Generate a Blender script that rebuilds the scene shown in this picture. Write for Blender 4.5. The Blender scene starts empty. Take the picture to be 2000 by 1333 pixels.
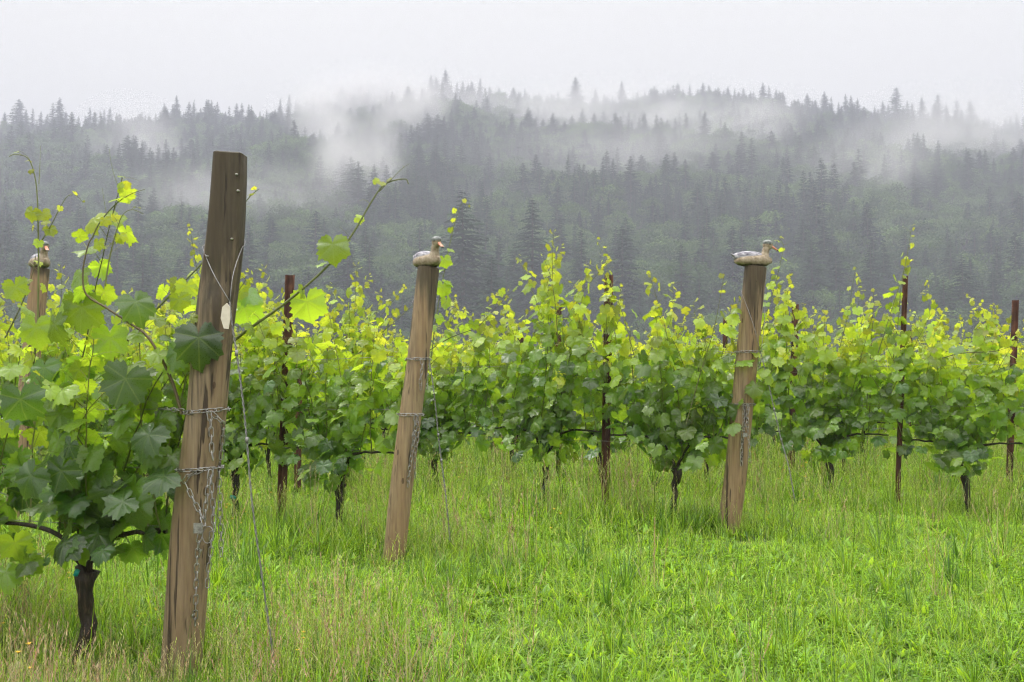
import bpy, math, random
import numpy as np
from mathutils import Vector, Matrix, noise as mnoise
R = math.radians
rng = np.random.default_rng(7)
random.seed(7)
sc = bpy.context.scene
col = sc.collection

# ------------------------------------------------------------------ camera, world, sun, exposure
F, CX, CY, CAMH = 1900.0, 1000.0, 666.5, 1.15          # the photograph is 2000 x 1333
PITCH = math.atan((765 - CY) / F)
cam = bpy.data.cameras.new('camera'); cam.sensor_width = 36; cam.lens = 36 * F / 2000
cam.clip_start = 0.1; cam.clip_end = 6000
camo = bpy.data.objects.new('camera', cam); col.objects.link(camo)
camo.location = (0, 0, CAMH); camo.rotation_euler = (R(90) + PITCH, 0, 0)
sc.camera = camo

SUN_EL, SUN_AZ = R(52), R(-58)
w = bpy.data.worlds.new('World'); sc.world = w; w.use_nodes = True
nt = w.node_tree; nt.nodes.clear()
def N(nt, typ, **kw):
    n = nt.nodes.new(typ)
    for k, v in kw.items(): setattr(n, k, v)
    return n
out = N(nt, 'ShaderNodeOutputWorld'); bg = N(nt, 'ShaderNodeBackground'); bg.inputs['Strength'].default_value = 0.1
sky = N(nt, 'ShaderNodeTexSky', sky_type='NISHITA', sun_disc=False, sun_elevation=SUN_EL, sun_rotation=SUN_AZ, dust_density=4.0)
geo = N(nt, 'ShaderNodeTexCoord'); sep = N(nt, 'ShaderNodeSeparateXYZ')
nt.links.new(geo.outputs['Generated'], sep.inputs[0])
ramp = N(nt, 'ShaderNodeMapRange', interpolation_type='SMOOTHSTEP')      # cloud deck: even near the horizon, brighter overhead
for k, v in (('From Min', 0.42), ('From Max', 1.0), ('To Min', 9.0), ('To Max', 36.0)): ramp.inputs[k].default_value = v
nt.links.new(sep.outputs['Z'], ramp.inputs['Value'])
cn = N(nt, 'ShaderNodeTexNoise'); cn.inputs['Scale'].default_value = 2.2; cn.inputs['Detail'].default_value = 4
nt.links.new(geo.outputs['Generated'], cn.inputs['Vector'])
cm = N(nt, 'ShaderNodeMapRange'); cm.inputs['To Min'].default_value = 0.94; cm.inputs['To Max'].default_value = 1.06
nt.links.new(cn.outputs['Fac'], cm.inputs['Value'])
mul = N(nt, 'ShaderNodeMath', operation='MULTIPLY'); nt.links.new(ramp.outputs[0], mul.inputs[0]); nt.links.new(cm.outputs[0], mul.inputs[1])
tint = N(nt, 'ShaderNodeVectorMath', operation='SCALE'); tint.inputs[0].default_value = (1.0, 0.99, 0.94)
nt.links.new(mul.outputs[0], tint.inputs['Scale'])
mx = N(nt, 'ShaderNodeMix', data_type='RGBA'); mx.inputs['Factor'].default_value = 0.95
nt.links.new(sky.outputs[0], mx.inputs[6]); nt.links.new(tint.outputs[0], mx.inputs[7])
nt.links.new(mx.outputs[2], bg.inputs['Color']); nt.links.new(bg.outputs[0], out.inputs[0])

sun = bpy.data.lights.new('sun', 'SUN'); sun.energy = 1.5; sun.angle = R(20); sun.color = (1, .97, .9)
suno = bpy.data.objects.new('sun', sun); col.objects.link(suno)
sd = Vector((math.sin(SUN_AZ) * math.cos(SUN_EL), math.cos(SUN_AZ) * math.cos(SUN_EL), math.sin(SUN_EL)))
suno.rotation_euler = (-sd).to_track_quat('-Z', 'Y').to_euler()
sc.view_settings.view_transform = 'Standard'; sc.view_settings.look = 'None'
sc.view_settings.exposure = 0.50; sc.view_settings.gamma = 1
cy = sc.cycles
cy.max_bounces = 6; cy.diffuse_bounces = 3; cy.glossy_bounces = 2; cy.transmission_bounces = 4; cy.volume_bounces = 2
cy.transparent_max_bounces = 12; cy.caustics_reflective = False; cy.caustics_refractive = False
cy.volume_max_steps = 256; cy.sample_clamp_indirect = 6
cy.use_adaptive_sampling = True; cy.adaptive_threshold = 0.015
try:
    cy.use_denoising = True; cy.denoiser = 'OPENIMAGEDENOISE'; cy.denoising_input_passes = 'RGB_ALBEDO_NORMAL'; cy.denoising_prefilter = 'FAST'; cy.pixel_filter_type = 'BLACKMAN_HARRIS'; cy.filter_width = 1.15
except Exception: pass

def W(px, py, Y):
    a, b = (px - CX) / F, (CY - py) / F
    c, s = math.cos(PITCH), math.sin(PITCH)
    d = np.array([a, c - b * s, s + b * c])
    return np.array([0, 0, CAMH]) + d * (Y / d[1])

# ------------------------------------------------------------------ helpers
def tag(o, label=None, cat=None, group=None, kind=None):
    if label: o['label'] = label
    if cat: o['category'] = cat
    if group: o['group'] = group
    if kind: o['kind'] = kind
    return o
def empty(name, loc=(0, 0, 0), rz=0):
    o = bpy.data.objects.new(name, None); o.empty_display_size = .1; col.objects.link(o)
    o.location = loc; o.rotation_euler = (0, 0, rz); return o

class Geo:
    def __init__(s): s.v = []; s.f = []; s.n = 0; s.lv = []; s.rn = []
    def add(s, v, faces, mat=0, lv=None, rn=None, smooth=True):
        v = np.asarray(v, float).reshape(-1, 3)
        s.v.append(v)
        s.lv.append(np.zeros((len(v), 3)) if lv is None else np.asarray(lv, float))
        s.rn.append(np.zeros(len(v)) if rn is None else np.asarray(rn, float))
        if isinstance(faces, np.ndarray): faces = [faces]
        for f in faces:
            f = np.asarray(f, int)
            if f.size: s.f.append((f + s.n, mat, smooth))
        s.n += len(v)
    def mesh(s, name, mats):
        me = bpy.data.meshes.new(name)
        if s.n:
            v = np.concatenate(s.v); me.vertices.add(len(v)); me.vertices.foreach_set('co', v.ravel())
            li = np.concatenate([f.ravel() for f, m, q in s.f])
            tot = np.concatenate([np.full(len(f), f.shape[1]) for f, m, q in s.f])
            mi = np.concatenate([np.full(len(f), m) for f, m, q in s.f])
            sm = np.concatenate([np.full(len(f), q) for f, m, q in s.f])
            me.loops.add(len(li)); me.loops.foreach_set('vertex_index', li.astype(np.int32))
            me.polygons.add(len(tot))
            me.polygons.foreach_set('loop_start', np.concatenate([[0], np.cumsum(tot)[:-1]]).astype(np.int32))
            me.polygons.foreach_set('material_index', mi.astype(np.int32))
            me.polygons.foreach_set('use_smooth', sm.astype(bool))
            a = me.attributes.new('lv', 'FLOAT_VECTOR', 'POINT'); a.data.foreach_set('vector', np.concatenate(s.lv).ravel())
            a = me.attributes.new('rnd', 'FLOAT', 'POINT'); a.data.foreach_set('value', np.concatenate(s.rn))
            me.update(calc_edges=True)
        for m in mats: me.materials.append(m)
        return me
    def build(s, name, mats, parent=None):
        if not isinstance(mats, (list, tuple)): mats = [mats]
        o = bpy.data.objects.new(name, s.mesh(name, mats)); col.objects.link(o)
        if parent: o.parent = parent
        return o

def unit(a): return a / (np.linalg.norm(a, axis=-1, keepdims=True) + 1e-9)
def tube(g, pts, rad, sides=6, mat=0, cap=True, age=0., wob=None):
    pts = np.asarray(pts, float); n = len(pts); rad = np.broadcast_to(np.asarray(rad, float), (n,)).copy()
    t = unit(np.gradient(pts, axis=0))
    u = np.zeros((n, 3)); a = np.array([1., 0, 0]) if abs(t[0][0]) < .8 else np.array([0, 1., 0])
    for i in range(n):
        a = a - t[i] * np.dot(a, t[i]); a = a / (np.linalg.norm(a) + 1e-9); u[i] = a
    b = np.cross(t, u); th = np.linspace(0, 2 * np.pi, sides, endpoint=False)
    rr = np.repeat(rad[:, None], sides, 1)
    if wob is not None: rr = rr * wob(n, sides)
    v = pts[:, None] + rr[..., None] * (np.cos(th)[None, :, None] * u[:, None] + np.sin(th)[None, :, None] * b[:, None])
    i = np.arange(n - 1)[:, None] * sides; j = np.arange(sides)[None]; k = (j + 1) % sides
    q = np.stack([i + j, i + k, i + sides + k, i + sides + j], -1).reshape(-1, 4)
    fs = [q]
    if cap: fs += [np.arange(sides)[::-1][None], (np.arange(sides) + (n - 1) * sides)[None]]
    vv = v.reshape(-1, 3); lv = np.zeros((len(vv), 3)); lv[:, 2] = age; lv[:, 1] = np.repeat(np.linspace(0, 1, n), sides)
    g.add(vv, fs, mat, lv, np.full(len(vv), random.random()))
def smooth_path(p, n=24):                                   # Catmull-Rom through the points
    p = np.asarray(p, float)
    if len(p) == 2: return p[0] + (p[1] - p[0]) * np.linspace(0, 1, n)[:, None]
    q = np.vstack([2 * p[0] - p[1], p, 2 * p[-1] - p[-2]]); o = []
    for x in np.linspace(0, len(p) - 1 - 1e-6, n):
        i = int(x); t = x - i; a, b, c, d = q[i:i + 4]
        o.append(.5 * (2 * b + (c - a) * t + (2 * a - 5 * b + 4 * c - d) * t * t + (3 * b - a - 3 * c + d) * t ** 3))
    return np.array(o)
def box(g, c, s, mat=0):
    c = np.asarray(c, float); s = np.asarray(s, float) / 2
    v = np.array([[x, y, z] for x in (-1, 1) for y in (-1, 1) for z in (-1, 1)]) * s + c
    g.add(v, np.array([[0, 1, 3, 2], [4, 6, 7, 5], [0, 4, 5, 1], [2, 3, 7, 6], [0, 2, 6, 4], [1, 5, 7, 3]]), mat, smooth=False)

# ------------------------------------------------------------------ materials
def mat(name):
    m = bpy.data.materials.new(name); m.use_nodes = True; t = m.node_tree; t.nodes.clear()
    o = N(t, 'ShaderNodeOutputMaterial'); return m, t, o
def rampn(t, stops, src=None, interp='LINEAR'):
    r = N(t, 'ShaderNodeValToRGB'); e = r.color_ramp; e.interpolation = interp
    while len(e.elements) < len(stops): e.elements.new(0.5)
    for el, (p, c) in zip(e.elements, stops): el.position = p; el.color = (*c, 1)
    if src is not None: t.links.new(src, r.inputs[0])
    return r
def math_(t, op, a, b=None, clamp=False):
    n = N(t, 'ShaderNodeMath', operation=op); n.use_clamp = clamp
    for i, x in enumerate((a, b)):
        if x is None: continue
        if isinstance(x, (int, float)): n.inputs[i].default_value = x
        else: t.links.new(x, n.inputs[i])
    return n.outputs[0]
def noisen(t, scale, detail=4, vec=None, rough=.55, mapping=None, coord='Object'):
    n = N(t, 'ShaderNodeTexNoise'); n.inputs['Scale'].default_value = scale; n.inputs['Detail'].default_value = detail; n.inputs['Roughness'].default_value = rough
    if vec is None:
        tc = N(t, 'ShaderNodeTexCoord'); vec = tc.outputs[coord]
    if mapping:
        mp = N(t, 'ShaderNodeMapping'); mp.inputs['Scale'].default_value = mapping; t.links.new(vec, mp.inputs[0]); vec = mp.outputs[0]
    t.links.new(vec, n.inputs['Vector']); return n.outputs['Fac']
def mixc(t, fac, a, b, mode='MIX'):
    n = N(t, 'ShaderNodeMix', data_type='RGBA', blend_type=mode)
    for i, x in ((0, fac), (6, a), (7, b)):
        if isinstance(x, (int, float)): n.inputs[i].default_value = x
        elif isinstance(x, tuple): n.inputs[i].default_value = (*x, 1)
        else: t.links.new(x, n.inputs[i])
    return n.outputs[2]

def leaf_material(name, refl, trans, tfac, rough=.42, veins=True, objrnd=0.0, spec=.5):
    m, t, o = mat(name)
    at = N(t, 'ShaderNodeAttribute', attribute_name='lv'); sp = N(t, 'ShaderNodeSeparateXYZ'); t.links.new(at.outputs['Vector'], sp.inputs[0])
    ar = N(t, 'ShaderNodeAttribute', attribute_name='rnd')
    age = sp.outputs['Z']
    if objrnd:
        oi = N(t, 'ShaderNodeObjectInfo'); d = math_(t, 'MULTIPLY', math_(t, 'SUBTRACT', oi.outputs['Random'], .5), objrnd); age = math_(t, 'ADD', age, d, True)
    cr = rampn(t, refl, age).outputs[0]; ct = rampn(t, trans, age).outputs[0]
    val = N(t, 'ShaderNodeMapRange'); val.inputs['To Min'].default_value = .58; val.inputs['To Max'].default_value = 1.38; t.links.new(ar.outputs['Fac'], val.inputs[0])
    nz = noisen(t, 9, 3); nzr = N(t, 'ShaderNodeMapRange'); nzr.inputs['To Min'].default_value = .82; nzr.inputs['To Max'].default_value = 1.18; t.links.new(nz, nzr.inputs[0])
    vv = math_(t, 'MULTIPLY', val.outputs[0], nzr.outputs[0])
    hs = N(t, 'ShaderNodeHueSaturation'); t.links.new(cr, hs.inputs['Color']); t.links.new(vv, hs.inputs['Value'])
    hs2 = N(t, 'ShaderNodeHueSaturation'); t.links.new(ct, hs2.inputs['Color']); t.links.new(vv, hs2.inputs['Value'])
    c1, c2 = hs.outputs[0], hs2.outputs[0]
    p = N(t, 'ShaderNodeBsdfPrincipled'); p.inputs['Roughness'].default_value = rough; p.inputs['Specular IOR Level'].default_value = spec
    tr = N(t, 'ShaderNodeBsdfTranslucent')
    if veins:                                                # five main veins in leaf coordinates
        x, y = sp.outputs['X'], sp.outputs['Y']; best = None
        for a in (0, 48, -48, 108, -108):
            sx, sy = math.sin(R(a)), math.cos(R(a))
            cr_ = math_(t, 'ABSOLUTE', math_(t, 'SUBTRACT', math_(t, 'MULTIPLY', x, sy), math_(t, 'MULTIPLY', y, sx)))
            dt = math_(t, 'ADD', math_(t, 'MULTIPLY', x, sx), math_(t, 'MULTIPLY', y, sy))
            neg = math_(t, 'MULTIPLY', math_(t, 'LESS_THAN', dt, 0.), 1.)
            d = math_(t, 'ADD', cr_, neg)
            best = d if best is None else math_(t, 'MINIMUM', best, d)
        vm = N(t, 'ShaderNodeMapRange'); vm.inputs['From Min'].default_value = .004; vm.inputs['From Max'].default_value = .022; vm.inputs['To Min'].default_value = 1; vm.inputs['To Max'].default_value = 0
        t.links.new(best, vm.inputs[0])
        c1 = mixc(t, math_(t, 'MULTIPLY', vm.outputs[0], .28), c1, (.16, .24, .06)); c2 = mixc(t, math_(t, 'MULTIPLY', vm.outputs[0], .35), c2, (.5, .6, .1))
        h = math_(t, 'ADD', math_(t, 'MULTIPLY', math_(t, 'MINIMUM', best, .09), 6.), math_(t, 'MULTIPLY', noisen(t, 60, 3), .35))
        bp = N(t, 'ShaderNodeBump'); bp.inputs['Strength'].default_value = .5; bp.inputs['Distance'].default_value = .006
        t.links.new(h, bp.inputs['Height']); t.links.new(bp.outputs[0], p.inputs['Normal']); t.links.new(bp.outputs[0], tr.inputs['Normal'])
        # rain beads: tiny glossy pits
        vo = N(t, 'ShaderNodeTexVoronoi'); vo.inputs['Scale'].default_value = 130; tc = N(t, 'ShaderNodeTexCoord'); t.links.new(tc.outputs['Object'], vo.inputs['Vector'])
        wet = math_(t, 'LESS_THAN', vo.outputs['Distance'], .3)
        rg = N(t, 'ShaderNodeMapRange'); rg.inputs['To Min'].default_value = rough; rg.inputs['To Max'].default_value = .12; t.links.new(wet, rg.inputs[0]); t.links.new(rg.outputs[0], p.inputs['Roughness'])
    t.links.new(c1, p.inputs['Base Color']); t.links.new(c2, tr.inputs['Color'])
    ms = N(t, 'ShaderNodeMixShader'); ms.inputs[0].default_value = tfac
    t.links.new(p.outputs[0], ms.inputs[1]); t.links.new(tr.outputs[0], ms.inputs[2]); t.links.new(ms.outputs[0], o.inputs[0])
    return m

M = {}
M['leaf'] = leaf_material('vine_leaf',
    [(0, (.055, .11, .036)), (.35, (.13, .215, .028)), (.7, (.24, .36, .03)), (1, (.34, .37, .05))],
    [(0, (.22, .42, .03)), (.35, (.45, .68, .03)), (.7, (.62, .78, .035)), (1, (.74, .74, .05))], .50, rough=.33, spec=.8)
M['stem'] = leaf_material('green_stem', [(0, (.10, .06, .03)), (.4, (.12, .14, .04)), (1, (.28, .30, .07))], [(0, (.1, .06, .03)), (1, (.3, .3, .05))], .1, veins=False)
M['grass'] = leaf_material('grass_blade',
    [(0, (.055, .14, .018)), (.5, (.225, .41, .018)), (.75, (.36, .42, .08)), (1, (.52, .46, .22))],
    [(0, (.14, .32, .02)), (.5, (.53, .75, .03)), (.75, (.58, .74, .10)), (1, (.58, .48, .2))], .45, rough=.34, veins=False, objrnd=.34, spec=.6)
M['dry'] = leaf_material('dry_grass', [(0, (.28, .36, .11)), (.55, (.44, .38, .20)), (1, (.42, .29, .18))], [(0, (.4, .45, .1)), (.5, (.5, .4, .2)), (1, (.5, .22, .14))], .35, veins=False, objrnd=.3)
M['flower'] = leaf_material('petal', [(0, (.85, .5, .02)), (1, (.9, .7, .05))], [(0, (.85, .5, .02)), (1, (.9, .7, .05))], .3, veins=False)
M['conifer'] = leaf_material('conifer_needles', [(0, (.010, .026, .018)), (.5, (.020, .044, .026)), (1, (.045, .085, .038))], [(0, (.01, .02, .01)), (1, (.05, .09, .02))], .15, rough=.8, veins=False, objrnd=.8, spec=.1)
M['broadleaf'] = leaf_material('broadleaf_crown', [(0, (.03, .06, .025)), (.5, (.06, .11, .04)), (1, (.13, .20, .06))], [(0, (.08, .15, .03)), (1, (.22, .36, .08))], .3, rough=.7, veins=False, objrnd=.8, spec=.15)

def simple(name, stops, scale, mapping=None, rough=.7, bump=.3, bdist=.004, metal=0, detail=6, spec=.4):
    m, t, o = mat(name); p = N(t, 'ShaderNodeBsdfPrincipled'); nz = noisen(t, scale, detail, mapping=mapping)
    t.links.new(rampn(t, stops, nz).outputs[0], p.inputs['Base Color'])
    p.inputs['Roughness'].default_value = rough; p.inputs['Metallic'].default_value = metal; p.inputs['Specular IOR Level'].default_value = spec
    if bump:
        b = N(t, 'ShaderNodeBump'); b.inputs['Strength'].default_value = bump; b.inputs['Distance'].default_value = bdist
        t.links.new(nz, b.inputs['Height']); t.links.new(b.outputs[0], p.inputs['Normal'])
    t.links.new(p.outputs[0], o.inputs[0]); return m
M['bark'] = simple('vine_bark', [(.3, (.010, .008, .006)), (.55, (.03, .021, .014)), (.75, (.085, .06, .038))], 22, (3, 3, .6), .6, 1.0, .012)
M['treebark'] = simple('tree_bark', [(.3, (.03, .022, .016)), (.7, (.09, .07, .05))], 4, (1, 1, .3), .9, 0)
M['rust'] = simple('rusty_steel', [(.3, (.035, .016, .012)), (.5, (.085, .034, .022)), (.72, (.20, .085, .045))], 14, (1, 1, .5), .7, .5, .003)
M['steel'] = simple('galvanised_steel', [(.3, (.17, .16, .15)), (.7, (.45, .44, .43))], 60, None, .38, 0, metal=.75)
M['wire'] = simple('old_wire', [(.3, (.16, .15, .15)), (.7, (.36, .35, .36))], 50, None, .5, 0, metal=.6)
M['bone'] = simple('cream_plastic', [(.3, (.58, .52, .42)), (.7, (.74, .68, .58))], 30, None, .5, .1)
M['teal'] = simple('teal_tape', [(.3, (.01, .22, .20)), (.7, (.02, .35, .30))], 30, None, .5, 0)
M['nail'] = simple('nail_head', [(.3, (.2, .19, .17)), (.7, (.45, .43, .4))], 30, None, .5, 0, metal=.6)

def wood(name, base, stain_top, stain_len, dark=.6):
    """Weathered pole: vertical grain, long dark water stains, knots; 'lv.y' runs 0 at the foot to 1 at the top."""
    m, t, o = mat(name); p = N(t, 'ShaderNodeBsdfPrincipled')
    grain = noisen(t, 70, 6, mapping=(1, 1, .05)); broad = noisen(t, 9, 4, mapping=(1, 1, .12)); fine = noisen(t, 190, 4, mapping=(1, 1, .07))
    c = rampn(t, [(.28, tuple(x * .50 for x in base)), (.5, base), (.72, tuple(min(1, x * 1.35) for x in base))], grain).outputs[0]
    c = mixc(t, math_(t, 'MULTIPLY', rampn(t, [(.42, (0, 0, 0)), (.68, (1, 1, 1))], broad).outputs[0], .5), c, (base[0] * 1.0, base[1] * .80, base[2] * .62))
    at = N(t, 'ShaderNodeAttribute', attribute_name='lv'); sp = N(t, 'ShaderNodeSeparateXYZ'); t.links.new(at.outputs['Vector'], sp.inputs[0])
    st = noisen(t, 16, 5, mapping=(1, 1, .07))
    up = N(t, 'ShaderNodeMapRange'); up.inputs['From Min'].default_value = 1 - stain_len; up.inputs['From Max'].default_value = 1; up.inputs['To Min'].default_value = -.35; up.inputs['To Max'].default_value = stain_top
    t.links.new(sp.outputs['Y'], up.inputs[0])
    f = rampn(t, [(.5, (0, 0, 0)), (.66, (1, 1, 1))], math_(t, 'ADD', st, up.outputs[0])).outputs[0]
    c = mixc(t, math_(t, 'MULTIPLY', f, dark), c, (.022, .018, .012))
    moss = rampn(t, [(.55, (0, 0, 0)), (.75, (1, 1, 1))], noisen(t, 5, 5, mapping=(1, 1, .25))).outputs[0]
    c = mixc(t, math_(t, 'MULTIPLY', moss, .35), c, (.10, .11, .055))
    cr = rampn(t, [(.61, (0, 0, 0)), (.64, (1, 1, 1))], noisen(t, 34, 3, mapping=(1, 1, .035))).outputs[0]      # drying cracks
    c = mixc(t, math_(t, 'MULTIPLY', cr, .85), c, (.03, .02, .014))
    vo = N(t, 'ShaderNodeTexVoronoi'); vo.inputs['Scale'].default_value = 5.5; mp = N(t, 'ShaderNodeMapping'); mp.inputs['Scale'].default_value = (1.6, 1.6, .75)
    tc = N(t, 'ShaderNodeTexCoord'); t.links.new(tc.outputs['Object'], mp.inputs[0]); t.links.new(mp.outputs[0], vo.inputs['Vector'])
    kn = math_(t, 'LESS_THAN', vo.outputs['Distance'], .085); c = mixc(t, math_(t, 'MULTIPLY', kn, .65), c, (.045, .022, .012))
    t.links.new(c, p.inputs['Base Color']); p.inputs['Roughness'].default_value = .62; p.inputs['Specular IOR Level'].default_value = .35
    b = N(t, 'ShaderNodeBump'); b.inputs['Strength'].default_value = .7; b.inputs['Distance'].default_value = .003
    t.links.new(math_(t, 'SUBTRACT', math_(t, 'ADD', grain, fine), math_(t, 'MULTIPLY', cr, 1.2)), b.inputs['Height']); t.links.new(b.outputs[0], p.inputs['Normal'])
    t.links.new(p.outputs[0], o.inputs[0]); return m
M['wood1'] = wood('weathered_post', (.225, .170, .108), .32, .66, .78)
M['wood2'] = wood('brown_post', (.26, .185, .110), .22, .2, .75)

# ground materials
m, t, o = mat('meadow_soil'); p = N(t, 'ShaderNodeBsdfPrincipled')
t.links.new(rampn(t, [(.3, (.03, .04, .012)), (.5, (.06, .09, .022)), (.75, (.12, .12, .05))], noisen(t, 7, 6)).outputs[0], p.inputs['Base Color'])
p.inputs['Roughness'].default_value = .9; t.links.new(p.outputs[0], o.inputs[0]); M['soil'] = m
m, t, o = mat('forest_floor'); p = N(t, 'ShaderNodeBsdfPrincipled')
t.links.new(rampn(t, [(.35, (.012, .022, .010)), (.65, (.035, .055, .022))], noisen(t, .05, 8)).outputs[0], p.inputs['Base Color'])
p.inputs['Roughness'].default_value = .95; t.links.new(p.outputs[0], o.inputs[0]); M['floor'] = m

# ------------------------------------------------------------------ ground and hill
def gz(x, y):
    return .025 * np.sin(x * .9 + 1.3) * np.cos(y * .7) + .02 * np.sin(x * .31 - y * .43)
def grid(x0, x1, y0, y1, nx, ny, fn, ypow=1.):
    xs = np.linspace(x0, x1, nx); ys = y0 + (y1 - y0) * np.linspace(0, 1, ny) ** ypow
    X, Y = np.meshgrid(xs, ys); Z = fn(X, Y); v = np.stack([X, Y, Z], -1).reshape(-1, 3)
    i = np.arange(ny - 1)[:, None] * nx; j = np.arange(nx - 1)[None]
    return v, np.stack([i + j, i + j + 1, i + nx + j + 1, i + nx + j], -1).reshape(-1, 4)
YH0, YH1 = 260., 900.
def meadow_z(X, Y): return gz(X, Y) * np.clip(1 - (Y - 30) / 60, 0, 1) * np.clip(1 - (np.abs(X) - 30) / 60, 0, 1)
g = Geo()
v, f = grid(-1250, -45, -40, YH0, 20, 40, meadow_z); g.add(v, f)
v, f = grid(-45, 45, -40, YH0, 181, 601, meadow_z); g.add(v, f)
v, f = grid(45, 1250, -40, YH0, 20, 40, meadow_z); g.add(v, f)
tag(g.build('ground', M['soil']), kind='structure')

ridge_px = [(-900, 300), (-300, 255), (0, 258), (100, 262), (200, 262), (350, 240), (500, 248), (600, 225), (760, 212), (870, 196), (1000, 203), (1130, 222), (1260, 208), (1450, 205), (1560, 228), (1700, 236), (1790, 250), (1850, 292), (1920, 295), (2000, 268), (2200, 262), (2900, 300)]
rx = np.array([(p[0] - CX) / F * YH1 for p in ridge_px]); rz = np.array([W(p[0], p[1], YH1)[2] for p in ridge_px])
def hz(X, Y):
    X = np.asarray(X, float); Y = np.asarray(Y, float)
    r = np.interp(X, rx, rz); s = np.clip((Y - YH0) / (YH1 - YH0), 0, 1)
    s = s ** 1.12 ; back = np.clip((Y - YH1) / 400, 0, 1)
    bump = 7 * np.sin(X * .021 + Y * .013) * np.sin(Y * .017 - X * .006 + 1) + 5 * np.sin(X * .05 + 2) * np.cos(Y * .031)
    return r * s * (1 - .35 * back * back) + bump * np.sin(np.pi * np.clip(s, 0, 1))
v, f = grid(-1250, 1250, YH0, 1350, 251, 111, hz); g = Geo(); g.add(v, f); tag(g.build('hill', M['floor']), kind='structure')

# ------------------------------------------------------------------ forest: tree prototypes
def conifer_geo(seed, width=.17, bare=.1, droop=.35, sparse=0):
    r = np.random.default_rng(seed); c = Geo(); tr = Geo()
    tube(tr, [[0, 0, -.03], [0, 0, .5], [r.normal(0, .004), 0, 1.]], [.016, .009, .001], 6)
    z = bare; V = []; A = []; RN = []
    while z < .985:
        k = (z - bare) / (1 - bare)
        prof = (1 - k) ** .72 * (.55 + .45 * min(1, k * 5)); L0 = width * prof * r.uniform(.75, 1.12) + .006
        nb = int(7 + 3 * (1 - k)); ph = r.uniform(0, 6.28)
        for i in range(nb):
            if r.random() < .12 + sparse: continue
            a = ph + i * 6.283 / nb + r.normal(0, .2); L = L0 * r.uniform(.6, 1.22)
            d = np.array([math.cos(a), math.sin(a), 0]); s = np.array([-d[1], d[0], 0])
            rise = .25 - droop * (1 - k) + r.normal(0, .12); ns = 5; wid = L * .30 + .004
            br = r.random(); zz = z + r.normal(0, .006)
            for j in range(ns):                               # ragged sprays along the branch
                u0 = j / ns; p0 = np.array([0, 0, zz]) + d * L * u0 + np.array([0, 0, L * (rise * u0 - .35 * u0 * u0)])
                for sg in (-1, 1):
                    wv = wid * (1 - u0 * .75) * r.uniform(.6, 1.3)
                    tip = p0 + d * L * .34 * r.uniform(.8, 1.3) + s * sg * wv + np.array([0, 0, -wv * r.uniform(.15, .7)])
                    b = p0 + d * L * .26 + np.array([0, 0, .003])
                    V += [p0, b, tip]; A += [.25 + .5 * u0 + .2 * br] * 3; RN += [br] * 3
            V += [p0, p0 + s * .006 + d * L * .1, p0 + d * L * .35]; A += [.8] * 3; RN += [br] * 3
        z += .020 + .016 * (1 - k) * r.uniform(.7, 1.3)
    V = np.array(V); lv = np.zeros((len(V), 3)); lv[:, 2] = A
    c.add(V, np.arange(len(V)).reshape(-1, 3), 0, lv, RN, smooth=False)
    return c, tr
def broad_geo(seed, wide=.42):
    r = np.random.default_rng(seed); c = Geo(); tr = Geo()
    tube(tr, [[0, 0, -.03], [.01, 0, .3], [0, .01, .7]], [.03, .02, .006], 6)
    cl = []
    for i in range(26):
        a = r.uniform(0, 6.28); h = r.uniform(.2, .92); rad = wide * math.sqrt(max(.05, 1 - ((h - .5) / .52) ** 2)) * r.uniform(.3, .85)
        cl.append((math.cos(a) * rad, math.sin(a) * rad, h, r.uniform(.09, .17)))
        if i % 3 == 0: tube(tr, [[0, 0, .3 + h * .2], [cl[-1][0], cl[-1][1], h]], [.012, .004], 4)
    P = []; Q = []; RN = []; A = []
    for (x, y, z, s) in cl:
        n = 95; d = unit(r.normal(size=(n, 3))); p = np.array([x, y, z]) + d * s * r.uniform(.55, 1.08, (n, 1)) * [1.15, 1.15, .85]
        P.append(p); Q.append(unit(d + r.normal(0, .6, (n, 3)) + [0, 0, .3])); RN.append(np.full(n, r.random()) * .5 + r.random(n) * .5); A.append(np.full(n, r.uniform(.2, .8)))
    P, Q, RN, A = np.vstack(P), np.vstack(Q), np.concatenate(RN), np.concatenate(A)
    n = len(P); e1 = unit(np.cross(Q, r.normal(size=(n, 3)))); e2 = np.cross(Q, e1); sz = r.uniform(.012, .030, (n, 1))
    V = np.stack([P - e1 * sz, P - e2 * sz * .7, P + e1 * sz, P + e2 * sz * .7], 1).reshape(-1, 3)
    lv = np.zeros((len(V), 3)); lv[:, 2] = np.repeat(A, 4); c.add(V, np.arange(len(V)).reshape(-1, 4), 0, lv, np.repeat(RN, 4), smooth=False)
    return c, tr
protos = []      # (crown mesh, trunk mesh, joined mesh)
def mk(cg, tg, cm_, nm):
    crown = cg.mesh(nm + '_crown', [cm_]); trunk = tg.mesh(nm + '_trunk', [M['treebark']])
    j = Geo(); j.v = cg.v + tg.v; j.lv = cg.lv + tg.lv; j.rn = cg.rn + tg.rn
    j.f = list(cg.f) + [(f_ + cg.n, 1, s_) for f_, m_, s_ in tg.f]; j.n = cg.n + tg.n
    return crown, trunk, j.mesh(nm, [cm_, M['treebark']])
for s_, wd, ba, dr, spa in ((1, .21, .06, .35, 0), (2, .17, .10, .25, .05), (3, .25, .08, .45, .05), (4, .17, .22, .3, .15), (5, .28, .05, .3, .1)):
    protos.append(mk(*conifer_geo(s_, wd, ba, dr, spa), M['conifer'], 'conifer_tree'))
for s_, wd in ((11, .40), (12, .48), (13, .34)):
    protos.append(mk(*broad_geo(s_, wd), M['broadleaf'], 'broadleaf_tree'))

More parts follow.
